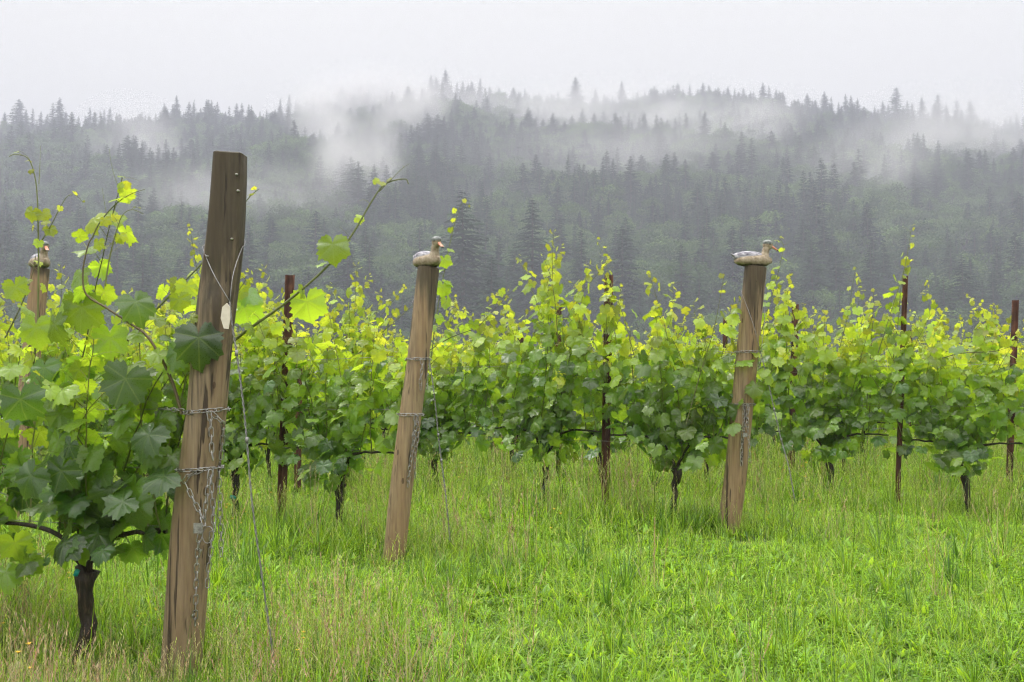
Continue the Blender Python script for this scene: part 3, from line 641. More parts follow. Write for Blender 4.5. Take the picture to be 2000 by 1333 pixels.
# shoots sticking out above rows two to four
cane([(842, 700), (852, 620), (866, 540), (880, 470), (893, 420), (905, 395), (915, 405)], 7.25, v2[0], s0=.10, r0=.005, dense=.9, a0=.35, age=.4,
     leaves=[(868, 508, .11, .55, (.2, 0, -1), (0, -1, .2), 7.2), (865, 560, .14, .5, (0, 0, -1), (.1, -1, .2), 7.2)])
cane([(690, 700), (740, 655), (780, 620), (815, 590)], 7.35, v2[0], s0=.11, r0=.005, dense=.8, a0=.3, age=.3)
cane([(830, 690), (880, 660), (930, 640), (960, 610), (1010, 560)], 7.1, v2[0], s0=.13, r0=.004, dense=.8, a0=.2, a1=.8, age=.3)
cane([(1478, 680), (1495, 620), (1513, 560), (1525, 510), (1530, 480), (1518, 460)], 8.1, v3[0], s0=.10, r0=.0045, dense=.9, a0=.3, age=.45)
cane([(1340, 830), (1365, 740), (1395, 640), (1410, 560), (1415, 535)], 7.9, v3[0], s0=.12, r0=.005, dense=.8, a0=.3, age=.3)
cane([(1240, 700), (1215, 610), (1190, 545), (1180, 500), (1165, 470)], 8.5, v3[0], s0=.09, r0=.0045, dense=.8, a0=.4, age=.5)
cane([(1090, 680), (1085, 600), (1075, 540), (1060, 500)], 8.8, v3[1], s0=.09, r0=.0045, dense=.8, a0=.4, age=.5)
cane([(1715, 690), (1740, 610), (1765, 530), (1775, 480), (1780, 445)], 9.2, v4[2], s0=.12, r0=.005, dense=.95, a0=.3, age=.4)
cane([(1745, 700), (1755, 620), (1760, 560), (1772, 500)], 9.25, v4[1], s0=.12, r0=.005, dense=.95, a0=.3, age=.4)
cane([(1640, 680), (1655, 620), (1665, 560), (1672, 520)], 9.5, v4[2], s0=.08, r0=.004, dense=.8, a0=.5, age=.5)
cane([(1840, 700), (1880, 690), (1950, 685), (2010, 660)], 8.8, v4[0], s0=.12, r0=.005, dense=.7, a0=.2, a1=.6, age=.3)

# ------------------------------------------------------------------ posts, chains, wires
def post(pxs, Y0, Y1, rad, m, label, name='end_post', flat=False):
    """pxs: pixel centre line from top to foot; depth runs Y1 (top) to Y0 (foot)."""
    pr = random.Random(label); ys = [p_[1] for p_ in pxs]
    pts = [W(x, y, Y1 + (Y0 - Y1) * (y - ys[0]) / (ys[-1] - ys[0])) for x, y in pxs]
    base = pts[-1]; down = unit(pts[-1] - pts[-2]); pts.append(base + down * .25)
    path = smooth_path(pts[::-1], 60); n, sd = 60, 28
    off = pr.uniform(0, 100)
    def wob(a, b):
        o = np.ones((a, b))
        for i in range(a):
            for j in range(b):
                th = j / b * 6.283; o[i, j] = 1 + .035 * mnoise.noise(Vector((math.cos(th) * 1.3 + off, math.sin(th) * 1.3, i * .06))) + .018 * mnoise.noise(Vector((math.cos(th) * 6 + off, math.sin(th) * 6, i * .05)))
        return o
    e = empty(name, tuple(path[0])); P = path - path[0]; r_ = np.full(n, rad) * np.linspace(1.04, .98, n)
    g = Geo()
    tube(g, P, r_, sd, wob=wob, cap=False)
    v = g.v[-1].reshape(n, sd, 3)
    if flat:                                                # flattened face and bevelled shoulder at the top
        for i in range(n):
            f_ = np.clip((i / (n - 1) - .80) / .2, 0, 1)
            v[i, :, 0] = P[i, 0] + (v[i, :, 0] - P[i, 0]) * (1 - .13 * f_)
            v[i, :, 1] = np.maximum(v[i, :, 1], P[i, 1] - rad * (1 - .35 * np.clip((i / (n - 1) - .78) / .03, 0, 1)))
        for i in range(n - 3, n):
            f_ = (i - (n - 4)) / 3; v[i, :, 0] = np.minimum(v[i, :, 0], P[i, 0] + rad * (.92 - .17 * f_))
    g.v[-1] = v.reshape(-1, 3)
    k = (n - 1) * sd; cen = v[-1].mean(0); base_i = g.n
    rim = v[-1]; inner = cen + (rim - cen) * .9 + np.array([0, 0, .004])
    vv = np.vstack([rim, inner, cen + [0, 0, .004]]); j = np.arange(sd); kk = (j + 1) % sd
    lv = np.zeros((len(vv), 3)); lv[:, 1] = 1
    g.add(vv, [np.stack([j, kk, sd + kk, sd + j], -1), np.stack([sd + j, sd + kk, np.full(sd, 2 * sd)], -1)], 0, lv, None, smooth=False)
    b = g.build('pole', m, e); return e, path
def at_y(path, yp):                                        # the point of a post's axis that shows at picture row yp
    c, s = math.cos(PITCH), math.sin(PITCH); best = None
    ys = []
    for p_ in path:
        d = p_ - np.array([0, 0, CAMH]); f_ = d[1] * c + d[2] * s; u = -d[1] * s + d[2] * c; ys.append(CY - F * u / f_)
    i = np.interp(-yp, -np.array(ys), np.arange(len(path))) if ys[0] > ys[-1] else 0
    i0 = int(min(i, len(path) - 2)); return path[i0] + (path[i0 + 1] - path[i0]) * (i - i0)
post1, path1 = post([(450, 302), (440, 460), (418, 640), (404, 800), (392, 900), (374, 1044), (356, 1276), (352, 1312)], 4.0, 3.9, .079, M['wood1'], 'tall weathered wooden post with dark stains and a bevelled top, nearest the camera', flat=True)
tag(post1, 'tall weathered wooden post with dark stains and a slanting top corner, nearest the camera', 'post')
post2, path2 = post([(837, 524), (817, 700), (803, 802), (784, 952), (770, 1080), (768, 1095)], 6.58, 6.62, .0752, M['wood2'], 'brown round end post under the middle duck')
tag(post2, 'brown round end post leaning right under the middle duck decoy', 'post', 'round end posts carrying ducks')
post3, path3 = post([(1476, 522), (1460, 688), (1450, 791), (1436, 935), (1424, 1021), (1422, 1035)], 7.9, 7.8, .0885, M['wood2'], 'brown round end post under the right-hand duck')
tag(post3, 'brown round end post under the duck seen fully side-on', 'post', 'round end posts carrying ducks')
post4, path4 = post([(79, 525), (72, 590), (50, 800), (22, 1060), (20, 1075)], 8.0, 8.1, .073, M['wood2'], 'end post half hidden by leaves at the left edge')
tag(post4, 'end post half hidden behind vine leaves at the left edge, carrying a duck', 'post', 'round end posts carrying ducks')
for (x, y) in ((463, 340), (466, 372), (454, 466), (405, 500), (392, 1075), (378, 1200)):   # nails on the face
    g = Geo(); c = at_y(path1, y); q = W(x, y, c[1] - .079 * (.66 if y < 470 else .95)); tube(g, [q + [0, .01, 0], q - [0, .012, .004]], [.0035, .005], 8); o = g.build('nail', M['nail']); o.parent = post1; o.location = -Vector(path1[0])
def band(path, y, rad, th0=0, th1=2 * math.pi, tilt=.0, n=40, dz=0):
    c = at_y(path, y); th = np.linspace(th0, th1, n); return np.column_stack([c[0] + rad * np.cos(th), c[1] + rad * np.sin(th), c[2] + dz + tilt * np.cos(th)])
def chain_geo(g, path, pitch=.031, L=.040, Wd=.017, r=.0021):
    path = np.asarray(path); seg = np.linalg.norm(np.diff(path, axis=0), axis=1); cum = np.concatenate([[0], np.cumsum(seg)]); s = pitch / 2; k = 0
    while s < cum[-1]:
        p = np.array([np.interp(s, cum, path[:, i]) for i in range(3)]); q = np.array([np.interp(min(s + .004, cum[-1]), cum, path[:, i]) for i in range(3)]); q0 = np.array([np.interp(max(s - .004, 0), cum, path[:, i]) for i in range(3)])
        t_ = unit(q - q0); a = np.array([0, -1., 0.2]) + random.uniform(-.2, .2); a = unit(a - t_ * np.dot(a, t_)); b = np.cross(t_, a)
        ang = (k % 2) * math.pi / 2 + random.uniform(-.35, .35) + .5; sd_ = b * math.cos(ang) + a * math.sin(ang)
        th = np.linspace(0, 2 * math.pi, 17)[:-1]; ring = p + t_ * ((L / 2 - Wd / 2) * np.sign(np.cos(th)) + Wd / 2 * np.cos(th))[:, None] + sd_ * (Wd / 2 * np.sin(th))[:, None]
        ringc = np.vstack([ring, ring[:1]]); tube(g, ringc, r, 5, cap=False); s += pitch; k += 1
def hang(px0, py0, px1, py1, Y, wob=2, n=12, seed=0):
    r = random.Random(seed); return smooth_path([W(px0 + (px1 - px0) * u + (r.uniform(-wob, wob) if 0 < u < 1 else 0), py0 + (py1 - py0) * u, Y) for u in np.linspace(0, 1, 6)], n * 2)
def chain(name, paths, label, group='chains on the end posts', **kw):
    g = Geo()
    for p_ in paths: chain_geo(g, p_, **kw)
    return tag(g.build(name, M['steel']), label, 'chain', group)
Yf = 3.86
chain('chain', [band(path1, 803, .086, tilt=.008), np.array([W(360, 802, 3.93), W(330, 800, 4.0), W(318, 800, 4.05)]), hang(408, 806, 417, 905, Yf - .01), smooth_path([W(411, 806, Yf), W(430, 822, 3.88), W(436, 835, 3.9), W(434, 870, 3.92), W(432, 900, 3.93)], 20), hang(428, 905, 432, 1080, 3.95, seed=3)],
      'galvanised chain wrapped round the weathered post, the upper one')
chain('chain', [band(path1, 915, .087, tilt=.006), hang(412, 915, 420, 1040, Yf + .02, seed=4), smooth_path([W(395, 918, Yf), W(363, 936, 3.87), W(372, 965, 3.86), W(390, 1000, 3.86), W(397, 1020, 3.85)], 24), smooth_path([W(411, 920, Yf), W(405, 965, 3.85), W(397, 1020, 3.85), W(388, 1060, 3.85), W(384, 1120, 3.87), W(382, 1190, 3.88), W(381, 1222, 3.9)], 50), hang(413, 1040, 405, 1150, 3.93, seed=6)],
      'galvanised chain wrapped round the weathered post, the lower one with a metal plate')
g = Geo(); c = W(387, 1032, 3.84); box(g, c, (.036, .003, .040)); tag(g.build('metal_plate', M['steel']), 'small square galvanised plate on the lower chain of the weathered post', 'metal plate')
g = Geo(); th = np.linspace(0, 2 * math.pi, 25); cc = W(406, 1045, 3.85); tube(g, np.column_stack([cc[0] + .021 * np.cos(th), np.full(25, cc[1]) + .006 * np.sin(th), cc[2] + .032 * np.sin(th)]), .0016, 5, cap=False)
tag(g.build('wire_loop', M['wire']), 'thin wire loop beside the plate on the weathered post', 'wire')
kw = dict(pitch=.034, L=.044, Wd=.020, r=.0022)
chain('chain', [band(path2, 702, .083), hang(823, 702, 822, 758, 6.52), hang(835, 702, 834, 760, 6.6, seed=2)], 'chain wrapped round the middle duck post, the upper one', **kw)
chain('chain', [band(path2, 810, .084), hang(813, 812, 797, 950, 6.52), hang(815, 815, 811, 930, 6.55, seed=2), hang(812, 812, 806, 870, 6.51, seed=8)], 'chain wrapped round the middle duck post, the lower one with long hanging ends', **kw)
chain('chain', [band(path3, 688, .096), hang(1482, 692, 1484, 730, 7.85), np.array([W(1440, 690, 7.8), W(1420, 689, 7.9), W(1402, 689, 8.0)])], 'chain wrapped round the right-hand duck post, the upper one', **kw)
chain('chain', [band(path3, 790, .097), hang(1452, 792, 1448, 912, 7.72), hang(1458, 792, 1463, 900, 7.72, seed=5), hang(1463, 792, 1456, 845, 7.72, seed=7)], 'chain wrapped round the right-hand duck post, the lower one', **kw)
g = Geo(); box(g, W(1455, 850, 7.71), (.034, .003, .034)); tag(g.build('metal_plate', M['steel']), 'small square plate on the chain of the right-hand duck post', 'metal plate')
g = Geo(); tube(g, smooth_path([W(808, 880, 6.52), W(806, 905, 6.8), W(790, 930, 6.8), W(766, 942, 6.8)], 16), .002, 5); tag(g.build('wire_end', M['steel']), 'loose curved wire end sticking out of the chain on the middle post', 'wire')

def twist(g, path, r=.0022, off=.0026, turns=22, strands=2):
    path = smooth_path(path, 130); n = len(path)
    for k in range(strands):
        ph = np.linspace(0, turns * 2 * math.pi, n) + k * math.pi
        q = path + np.column_stack([np.cos(ph) * off, np.sin(ph) * off, np.zeros(n)]); tube(g, q, r, 5)
def guy(loop_l, loop_r, joint, pts, Y, path, rad, label, s=1.):
    g = Geo(); c = at_y(path, loop_l[1])
    jl = W(joint[0], joint[1], Y)
    back = [np.array([c[0] + rad * math.cos(a), c[1] + rad * math.sin(a), c[2] + .06 * math.sin(a)]) for a in np.linspace(math.pi + .3, -.3, 14)]
    tube(g, smooth_path([jl] + [jl + (back[0] - jl) * .5 + np.array([0, -rad * .45, 0])] + back + [back[-1] + (jl - back[-1]) * .5 + np.array([0, -rad * .45, 0])] + [jl], 60), .0019 * s, 5)
    twist(g, [jl] + [W(x, y, Yp) for x, y, Yp in pts], .0021 * s, .0025 * s)
    for f_ in (.28, .5):                                   # clamps
        i = int(f_ * (len(pts) - 1)); q = W(*pts[i]); tube(g, [q + [0, 0, .012], q - [0, 0, .012]], .0065 * s, 8)
    return tag(g.build('guy_wire', M['wire']), label, 'wire', 'guy wires of the end posts')
guy((405, 480), (478, 480), (449, 590), [(452, 625, 3.78), (462, 690, 3.78), (474, 780, 3.78), (482, 860, 3.78), (492, 980, 3.78), (508, 1100, 3.79), (525, 1220, 3.8), (541, 1335, 3.82)], 3.79, path1, .081, 'twisted guy wire running down from the weathered post to the grass')
guy((812, 590), (858, 590), (838, 700), [(848, 770, 6.75), (856, 850, 6.75), (862, 900, 6.75), (872, 980, 6.7), (879, 1060, 6.7)], 6.78, path2, .084, 'guy wire of the middle duck post', 1.25)
guy((1450, 575), (1492, 575), (1486, 690), [(1500, 745, 7.7), (1512, 800, 7.7), (1526, 860, 7.7), (1540, 910, 7.65), (1552, 975, 7.6)], 7.7, path3, .093, 'guy wire of the right-hand duck post', 1.25)
# cream tag on the guy wire
g = Geo(); o2 = [(443, 592), (434, 600), (431, 622), (437, 642), (446, 643), (449, 625), (449, 600)]
fr_ = np.array([W(x, y, 3.765) for x, y in o2]); bk = fr_ + [0, .006, 0]; k = len(o2); j = np.arange(k); g.add(np.vstack([fr_, bk]), [j[None], (j[::-1] + k)[None], np.stack([(j + 1) % k, j, j + k, (j + 1) % k + k], -1)], 0, smooth=False)
tag(g.build('wire_tag', M['bone']), 'cream plastic tag hanging on the guy wire of the weathered post', 'tag')

# trellis wires
def rowwire(p0, p1, hs, label, sag=.01, r=.0016):
    g = Geo()
    for h in hs:
        n = 30; u = np.linspace(0, 1, n)[:, None]; q = np.asarray(p0 + [h])[None] * (1 - u) + np.asarray(p1 + [h])[None] * u; q[:, 2] -= sag * np.abs(np.sin(u[:, 0] * 9)); tube(g, q, r, 4)
    return tag(g.build('trellis_wire', M['wire']), label, 'wire', 'trellis wires of the vine rows')
e1 = P1 + U1 * 4
for h, nm in ((1.08, 'upper'), (.84, 'middle'), (.60, 'lowest')): rowwire(list(P1), list(e1), [h], f'{nm} trellis wire running left from the weathered post')
for k, p0, tend_ in row_wires[:4]:
    nm = {2: 'of the middle duck post', 3: 'of the right-hand duck post', 4: 'of the thin rusty stake', 5: 'just behind the thin rusty stake'}[k]
    e_ = p0 + U * tend_; p_ = p0 if k in (2, 3) else p0 - U * 1.5
    for h, wn in ((1.40, 'upper'), (1.02, 'middle'), (.72, 'lowest')): rowwire(list(p_), list(e_), [h], f'{wn} trellis wire in the row {nm}', r=.0018)

# rusty steel stakes
def stake(top, base, Y, wpx, label, yaw=None):
    a = W(top[0], top[1], Y); b = W(base[0], base[1], Y); zb = -.2; d = (b - a) / (b[2] - a[2]); b = a + d * (zb - a[2]); wd = wpx / F * Y
    e = empty('steel_stake', tuple(b)); L = a - b; g = Geo(); r = random.Random(label); yaw = r.uniform(-.4, .4) if yaw is None else yaw
    prof_ = np.array([(-.5, -.28), (-.44, -.34), (-.2, .0), (.2, .0), (.44, -.34), (.5, -.28), (.25, .1), (-.25, .1)]) * wd
    c_, s_ = math.cos(yaw), math.sin(yaw); prof_ = prof_ @ np.array([[c_, s_], [-s_, c_]]); n = 30; V = []
    for i in range(n):
        u = i / (n - 1); k = 1 + r.uniform(-.025, .025); V += [[b[0] + L[0] * u + x * k - b[0], L[1] * u + y * k, L[2] * u] for x, y in prof_]
    V = np.array(V); i = np.arange(n - 1)[:, None] * 8; j = np.arange(8)[None]; q = (j + 1) % 8
    g.add(V, [np.stack([i + j, i + q, i + 8 + q, i + 8 + j], -1).reshape(-1, 4), (np.arange(8) + (n - 1) * 8)[None], np.arange(8)[::-1][None]], 0, smooth=False)
    for u in np.linspace(.3, .97, 11):                      # wire lugs
        q_ = L * u; box(g, (q_[0] + prof_[0][0] * .9, q_[1] + prof_[0][1] - .006, q_[2]), (wd * .12, .012, .012))
    g.build('channel_bar', M['rust'], e)
    return tag(e, label, 'stake', 'rusty steel stakes along the rows')
for a_ in [((568, 538), (550, 1030), 7.85, 19, 'broad rusty stake between the weathered post and the middle duck post'), ((1190, 538), (1182, 1000), 8.68, 17, 'broad rusty stake rising highest between the middle and right-hand duck posts'),
           ((1768, 540), (1752, 985), 9.31, 10, 'thin rusty stake right of the right-hand duck post, tallest there'), ((1553, 595), (1545, 925), 12.3, 13, 'rusty stake just right of the right-hand duck post'),
           ((1982, 587), (1970, 930), 10.8, 13, 'rusty stake at the right edge of the photo'), ((1091, 595), (1090, 920), 11.7, 12, 'shorter rusty stake left of the tall broad one'),
           ((1016, 655), (1014, 900), 15, 13, 'small rusty stake top left of the two stakes beside it'), ((585, 720), (582, 990), 10.3, 14, 'rusty stake foot seen right behind the broad left one'),
           ((1416, 622), (1412, 900), 15, 10, 'small far stake top just left of the right-hand duck post'), ((1776, 645), (1772, 885), 16, 10, 'far stake seen low behind the thin rusty stake'),
           ((162, 672), (158, 900), 14, 11, 'far stake top among leaves at the left'), ((1300, 650), (1297, 890), 17, 10, 'far stake top between the tall broad stake and the right-hand post'),
           ((690, 640), (686, 900), 14.5, 11, 'far stake top left of the middle duck post')]:
    stake(*a_)

# teal tapes on two trunks
for (x, y, Y, rr_, lb) in [(455, 972, 8.0, .026, 'teal tape round the second trunk left of the middle post'), (150, 1119, 4.02, .010, 'teal tape at the head of the trunk nearest the camera')]:
    g = Geo(); q = W(x, y, Y); tube(g, [q - [.006, 0, .012], q + [.004, 0, .012]], rr_, 10); tag(g.build('tape_tie', M['teal']), lb, 'tie')

# ------------------------------------------------------------------ duck decoys
def paint(name, fn_stops, scale, mapping=None, rough=.55): return simple(name, fn_stops, scale, mapping, rough, .5, .003)
m, t, o = mat('decoy_body'); p = N(t, 'ShaderNodeBsdfPrincipled'); tc = N(t, 'ShaderNodeTexCoord'); sp = N(t, 'ShaderNodeSeparateXYZ'); t.links.new(tc.outputs['Object'], sp.inputs[0])
c = rampn(t, [(.3, (.16, .11, .06)), (.5, (.29, .23, .16)), (.75, (.42, .35, .27))], noisen(t, 45, 6)).outputs[0]
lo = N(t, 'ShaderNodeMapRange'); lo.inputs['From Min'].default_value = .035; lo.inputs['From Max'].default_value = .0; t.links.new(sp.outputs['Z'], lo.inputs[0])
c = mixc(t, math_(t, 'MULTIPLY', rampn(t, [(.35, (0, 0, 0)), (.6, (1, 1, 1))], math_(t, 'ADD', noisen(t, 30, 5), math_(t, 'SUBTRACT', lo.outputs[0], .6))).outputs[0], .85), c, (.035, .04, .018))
b = N(t, 'ShaderNodeBump'); b.inputs['Strength'].default_value = .5; b.inputs['Distance'].default_value = .003; t.links.new(noisen(t, 70, 5), b.inputs['Height']); t.links.new(b.outputs[0], p.inputs['Normal'])
t.links.new(c, p.inputs['Base Color']); p.inputs['Roughness'].default_value = .7; t.links.new(p.outputs[0], o.inputs[0]); M['duck'] = m
M['wing'] = simple('decoy_back', [(.36, (.10, .09, .12)), (.48, (.26, .25, .29)), (.62, (.46, .44, .48))], 55, (.35, 1.3, 1), .6, .7, .003)
M['cap'] = simple('decoy_cap', [(.35, (.09, .10, .10)), (.65, (.28, .29, .28))], 40, None, .5, .2)
M['bill'] = simple('decoy_bill', [(.35, (.60, .20, .13)), (.7, (.80, .38, .28))], 25, None, .45, .1)
M['dark'] = simple('decoy_dark', [(.35, (.02, .02, .02)), (.7, (.05, .05, .04))], 25, None, .4, 0)
def loft(g, secs, n=20, cap=True, mat_=0):
    """secs: (centre x, z, half width y, half height z, squareness)"""
    V = []; th = np.linspace(0, 2 * math.pi, n, endpoint=False)
    for (x, z, wy, wz, pw) in secs:
        c_, s_ = np.cos(th), np.sin(th); V.append(np.column_stack([np.full(n, x), wy * np.sign(c_) * np.abs(c_) ** pw, z + wz * np.sign(s_) * np.abs(s_) ** pw]))
    V = np.vstack(V); m_ = len(secs); i = np.arange(m_ - 1)[:, None] * n; j = np.arange(n)[None]; q = (j + 1) % n
    fs = [np.stack([i + j, i + q, i + n + q, i + n + j], -1).reshape(-1, 4)]
    if cap: fs += [np.arange(n)[::-1][None], (np.arange(n) + (m_ - 1) * n)[None]]
    g.add(V, fs, mat_)
def dup_tree(r):
    q = r.copy(); col.objects.link(q)
    for ch in list(r.children):
        c_ = ch.copy(); col.objects.link(c_); c_.parent = q
        for g2 in ch.children:
            d_ = g2.copy(); col.objects.link(d_); d_.parent = c_
    return q
def make_duck():
    e = empty('duck_decoy'); g = Geo()
    xs = np.linspace(-.150, .118, 22); S = []
    for x in xs:
        u = (x + .150) / .268; wy = .066 * max(.02, math.sin(math.pi * u ** .82)) ** .55 if 0 < u < 1 else .006; hzt = .037 * max(.04, math.sin(math.pi * (u * .96 + .02))) ** .45
        S.append((x, .036 + .010 * u ** 2, wy, hzt * (1 + .20 * math.exp(-((u - .8) / .16) ** 2)), .85))
    loft(g, S); b = g.build('body', M['duck'], e)
    g = Geo(); S = []
    for x in np.linspace(-.152, .05, 16):                    # folded wings / back, a raised shell
        u = (x + .152) / .202; S.append((x, .062 + .006 * u, .050 * max(.03, math.sin(math.pi * (u * .9 + .06))) ** .5, .036 * max(.05, math.sin(math.pi * (u * .82 + .1))) ** .55, .9))
    loft(g, S); g.build('folded_wing', M['wing'], e)
    g = Geo(); loft(g, [(-.128, .062, .026, .012, 1), (-.150, .066, .022, .010, 1), (-.168, .074, .015, .006, 1), (-.178, .082, .006, .003, 1)]); g.build('tail', M['wing'], e)
    g = Geo(); P = smooth_path([[.062, 0, .055], [.066, 0, .085], [.070, 0, .110], [.078, 0, .128]], 10); tube(g, P, np.interp(np.linspace(0, 1, 10), [0, .4, 1], [.040, .026, .024]), 16)
    th = []; S = []
    for x in np.linspace(-.036, .036, 13):
        k = math.sqrt(max(0.01, 1 - (x / .0365) ** 2)); S.append((.083 + x, .142 + .0, .0265 * k, .031 * k, 1))
    loft(g, S, 18); h = g.build('head', M['duck'], e)
    g = Geo(); S = []
    for x in np.linspace(-.034, .038, 13):
        k = math.sqrt(max(0.01, 1 - (x / .0385) ** 2)); S.append((.083 + x, .1565, .0285 * k, .020 * k, 1))
    loft(g, S, 18); g.build('crown_cap', M['cap'], h)
    g = Geo(); loft(g, [(.105, .138, .013, .013, 1), (.122, .131, .011, .009, 1), (.138, .122, .012, .006, 1), (.152, .114, .012, .0045, 1), (.158, .110, .008, .003, 1)], 14); bl = g.build('bill', M['bill'], h)
    g = Geo(); loft(g, [(.150, .1145, .0127, .0053, 1), (.157, .110, .0105, .0042, 1), (.161, .108, .005, .002, 1)], 12); g.build('bill_tip', M['dark'], h)
    for sg in (-1, 1):
        g = Geo(); q = np.array([.094, sg * .0245, .147]); tube(g, [q - [0, sg * .004, 0], q + [0, sg * .003, 0]], [.006, .0045], 10); g.build('eye', M['dark'], h)
    return e
d0 = make_duck()
for i, (pa, yaw, lb, dx, sc_) in enumerate([(path3, -4, 'duck decoy seen fully side-on on the right-hand post, bill pointing right', -.005, 1.12), (path2, -52, 'duck decoy on the middle post with its head turned toward the camera', 0.0, 1.06), (path4, -48, 'duck decoy behind vine leaves on the post at the left edge', .0, 1.12)]):
    d = d0 if i == 0 else dup_tree(d0); tp = pa[-1]; d.location = (tp[0] + dx, tp[1], tp[2] - .003); d.rotation_euler = (0, R(3), R(yaw)); d.scale = (sc_, sc_ * 1.05, sc_ * 1.15)
    tag(d, lb, 'duck decoy', 'duck decoys on the end posts')

# ------------------------------------------------------------------ grass
def blade(V, Fc, A, RN, x, y, h, wd, az, bend, age, rn, seg=4, tw=0., z0=0.):
    d = np.array([math.cos(az), math.sin(az), 0]); s = np.array([-math.sin(az + tw), math.cos(az + tw), 0]); b = len(V)
    for i in range(seg + 1):
        u = i / seg; p = np.array([x, y, z0]) + np.array([0, 0, h * (u - .35 * bend * u * u)]) + d * bend * h * u * u; ww = wd * (1 - u ** 1.8) * .5
        if i < seg: V += [p - s * ww, p + s * ww]; A += [age, age]; RN += [rn, rn]
        else: V.append(p); A.append(age); RN.append(rn)
    for i in range(seg - 1): Fc.append((b + 2 * i, b + 2 * i + 1, b + 2 * i + 3, b + 2 * i + 2))
    Fc.append((b + 2 * seg - 2, b + 2 * seg - 1, b + 2 * seg))
def clump_mesh(kind, seed):
    r = random.Random(seed); V, Fc, A, RN = [], [], [], []; g = Geo(); mats = [M['grass']]
    if kind == 'short':
        for i in range(26):
            a = r.uniform(0, 6.28); q = r.uniform(0, .075); blade(V, Fc, A, RN, q * math.cos(a), q * math.sin(a), r.uniform(.07, .17), r.uniform(.004, .008), r.uniform(0, 6.28), r.uniform(.2, 1.1), r.uniform(.12, .62), r.random(), 4, r.uniform(-.6, .6))
    elif kind == 'tuft':
        for i in range(34):
            a = r.uniform(0, 6.28); q = r.uniform(0, .03); blade(V, Fc, A, RN, q * math.cos(a), q * math.sin(a), r.uniform(.15, .34), r.uniform(.004, .008), a + r.uniform(-.5, .5), r.uniform(.1, .8), r.uniform(.05, .4), r.random(), 5)
    elif kind == 'weed':
        for i in range(16):
            a = r.uniform(0, 6.28); blade(V, Fc, A, RN, 0, 0, r.uniform(.07, .13), r.uniform(.022, .042), a, r.uniform(.5, 1.4), r.uniform(.25, .6), r.random(), 5, r.uniform(-.3, .3), .01)
    elif kind == 'clover':
        for i in range(22):
            a = r.uniform(0, 6.28); q = r.uniform(0, .07); hh = r.uniform(.04, .09); x0, y0 = q * math.cos(a), q * math.sin(a)
            blade(V, Fc, A, RN, x0, y0, hh, .002, 0, .05, .4, .5, 2)
            for k in range(3): blade(V, Fc, A, RN, x0, y0, .012, .014, a + k * 2.09, 1.4, r.uniform(.3, .5), r.random(), 3, 0, hh)
    elif kind in ('tall', 'dry'):
        n = 7 if kind == 'tall' else 9
        for i in range(n):
            a = r.uniform(0, 6.28); q = r.uniform(0, .08); x0, y0 = q * math.cos(a), q * math.sin(a); h = r.uniform(.24, .50); az = r.uniform(0, 6.28); bd = r.uniform(.05, .35); ag = r.uniform(.2, .7) if kind == 'tall' else r.uniform(0, 1)
            blade(V, Fc, A, RN, x0, y0, h, .0028, az, bd, ag, r.random(), 6)
            d = np.array([math.cos(az), math.sin(az), 0])
            for k in range(10):                              # seed head spikelets
                u = .74 + .26 * k / 10; p = np.array([x0, y0, 0]) + np.array([0, 0, h * (u - .35 * bd * u * u)]) + d * bd * h * u * u
                blade(V, Fc, A, RN, p[0], p[1], r.uniform(.012, .022), .0035, r.uniform(0, 6.28), .7, min(1, ag + .25), r.random(), 2, 0, p[2])
        for i in range(8):
            a = r.uniform(0, 6.28); blade(V, Fc, A, RN, r.uniform(-.05, .05), r.uniform(-.05, .05), r.uniform(.14, .32), .0045, a, r.uniform(.3, 1), r.uniform(.35, .75), r.random(), 5)
        if kind == 'dry': mats = [M['dry']]
    elif kind == 'rush':
        for i in range(5):
            blade(V, Fc, A, RN, r.uniform(-.06, .06), r.uniform(-.06, .06), r.uniform(.35, .62), .0042, r.uniform(0, 6.28), r.uniform(.02, .3), r.uniform(0, .15), r.random(), 6)
    elif kind == 'flower':
        for i in range(3):
            x0, y0 = r.uniform(-.05, .05), r.uniform(-.05, .05); h = r.uniform(.22, .36); blade(V, Fc, A, RN, x0, y0, h, .003, 0, .0, .4, .5, 3)
        mats = [M['grass'], M['flower']]
    tri = [f for f in Fc if len(f) == 3]; qd = [f for f in Fc if len(f) == 4]; lv = np.zeros((len(V), 3)); lv[:, 2] = A
    g.add(np.array(V), [np.array(qd, int).reshape(-1, 4), np.array(tri, int).reshape(-1, 3)], 0, lv, RN)
    if kind == 'flower':
        V, Fc, A, RN = [], [], [], []
        r = random.Random(seed)
        for i in range(3):
            x0, y0 = r.uniform(-.05, .05), r.uniform(-.05, .05); h = r.uniform(.22, .36)
            for k in range(9): blade(V, Fc, A, RN, x0, y0, .010, .007, k * .7, 1.3, r.random(), r.random(), 2, 0, h)
        tri = [f for f in Fc if len(f) == 3]; qd = [f for f in Fc if len(f) == 4]; lv = np.zeros((len(V), 3)); lv[:, 2] = A
        g.add(np.array(V), [np.array(qd, int).reshape(-1, 4), np.array(tri, int).reshape(-1, 3)], 1, lv, RN)
    return g.mesh('grass_' + kind, mats)
kinds = ['short', 'short', 'short', 'tuft', 'weed', 'clover', 'tall', 'tall', 'dry', 'flower', 'rush']
gm = [clump_mesh(k, i) for i, k in enumerate(kinds)]
rowlines = [(P1, U1), (np.array([-.85, 6.98]), U), (np.array([1.755, 7.9]), U), (np.array([4.17, 8.96]), U)] + [(p0, U) for k, p0, t0 in rows[3:]]
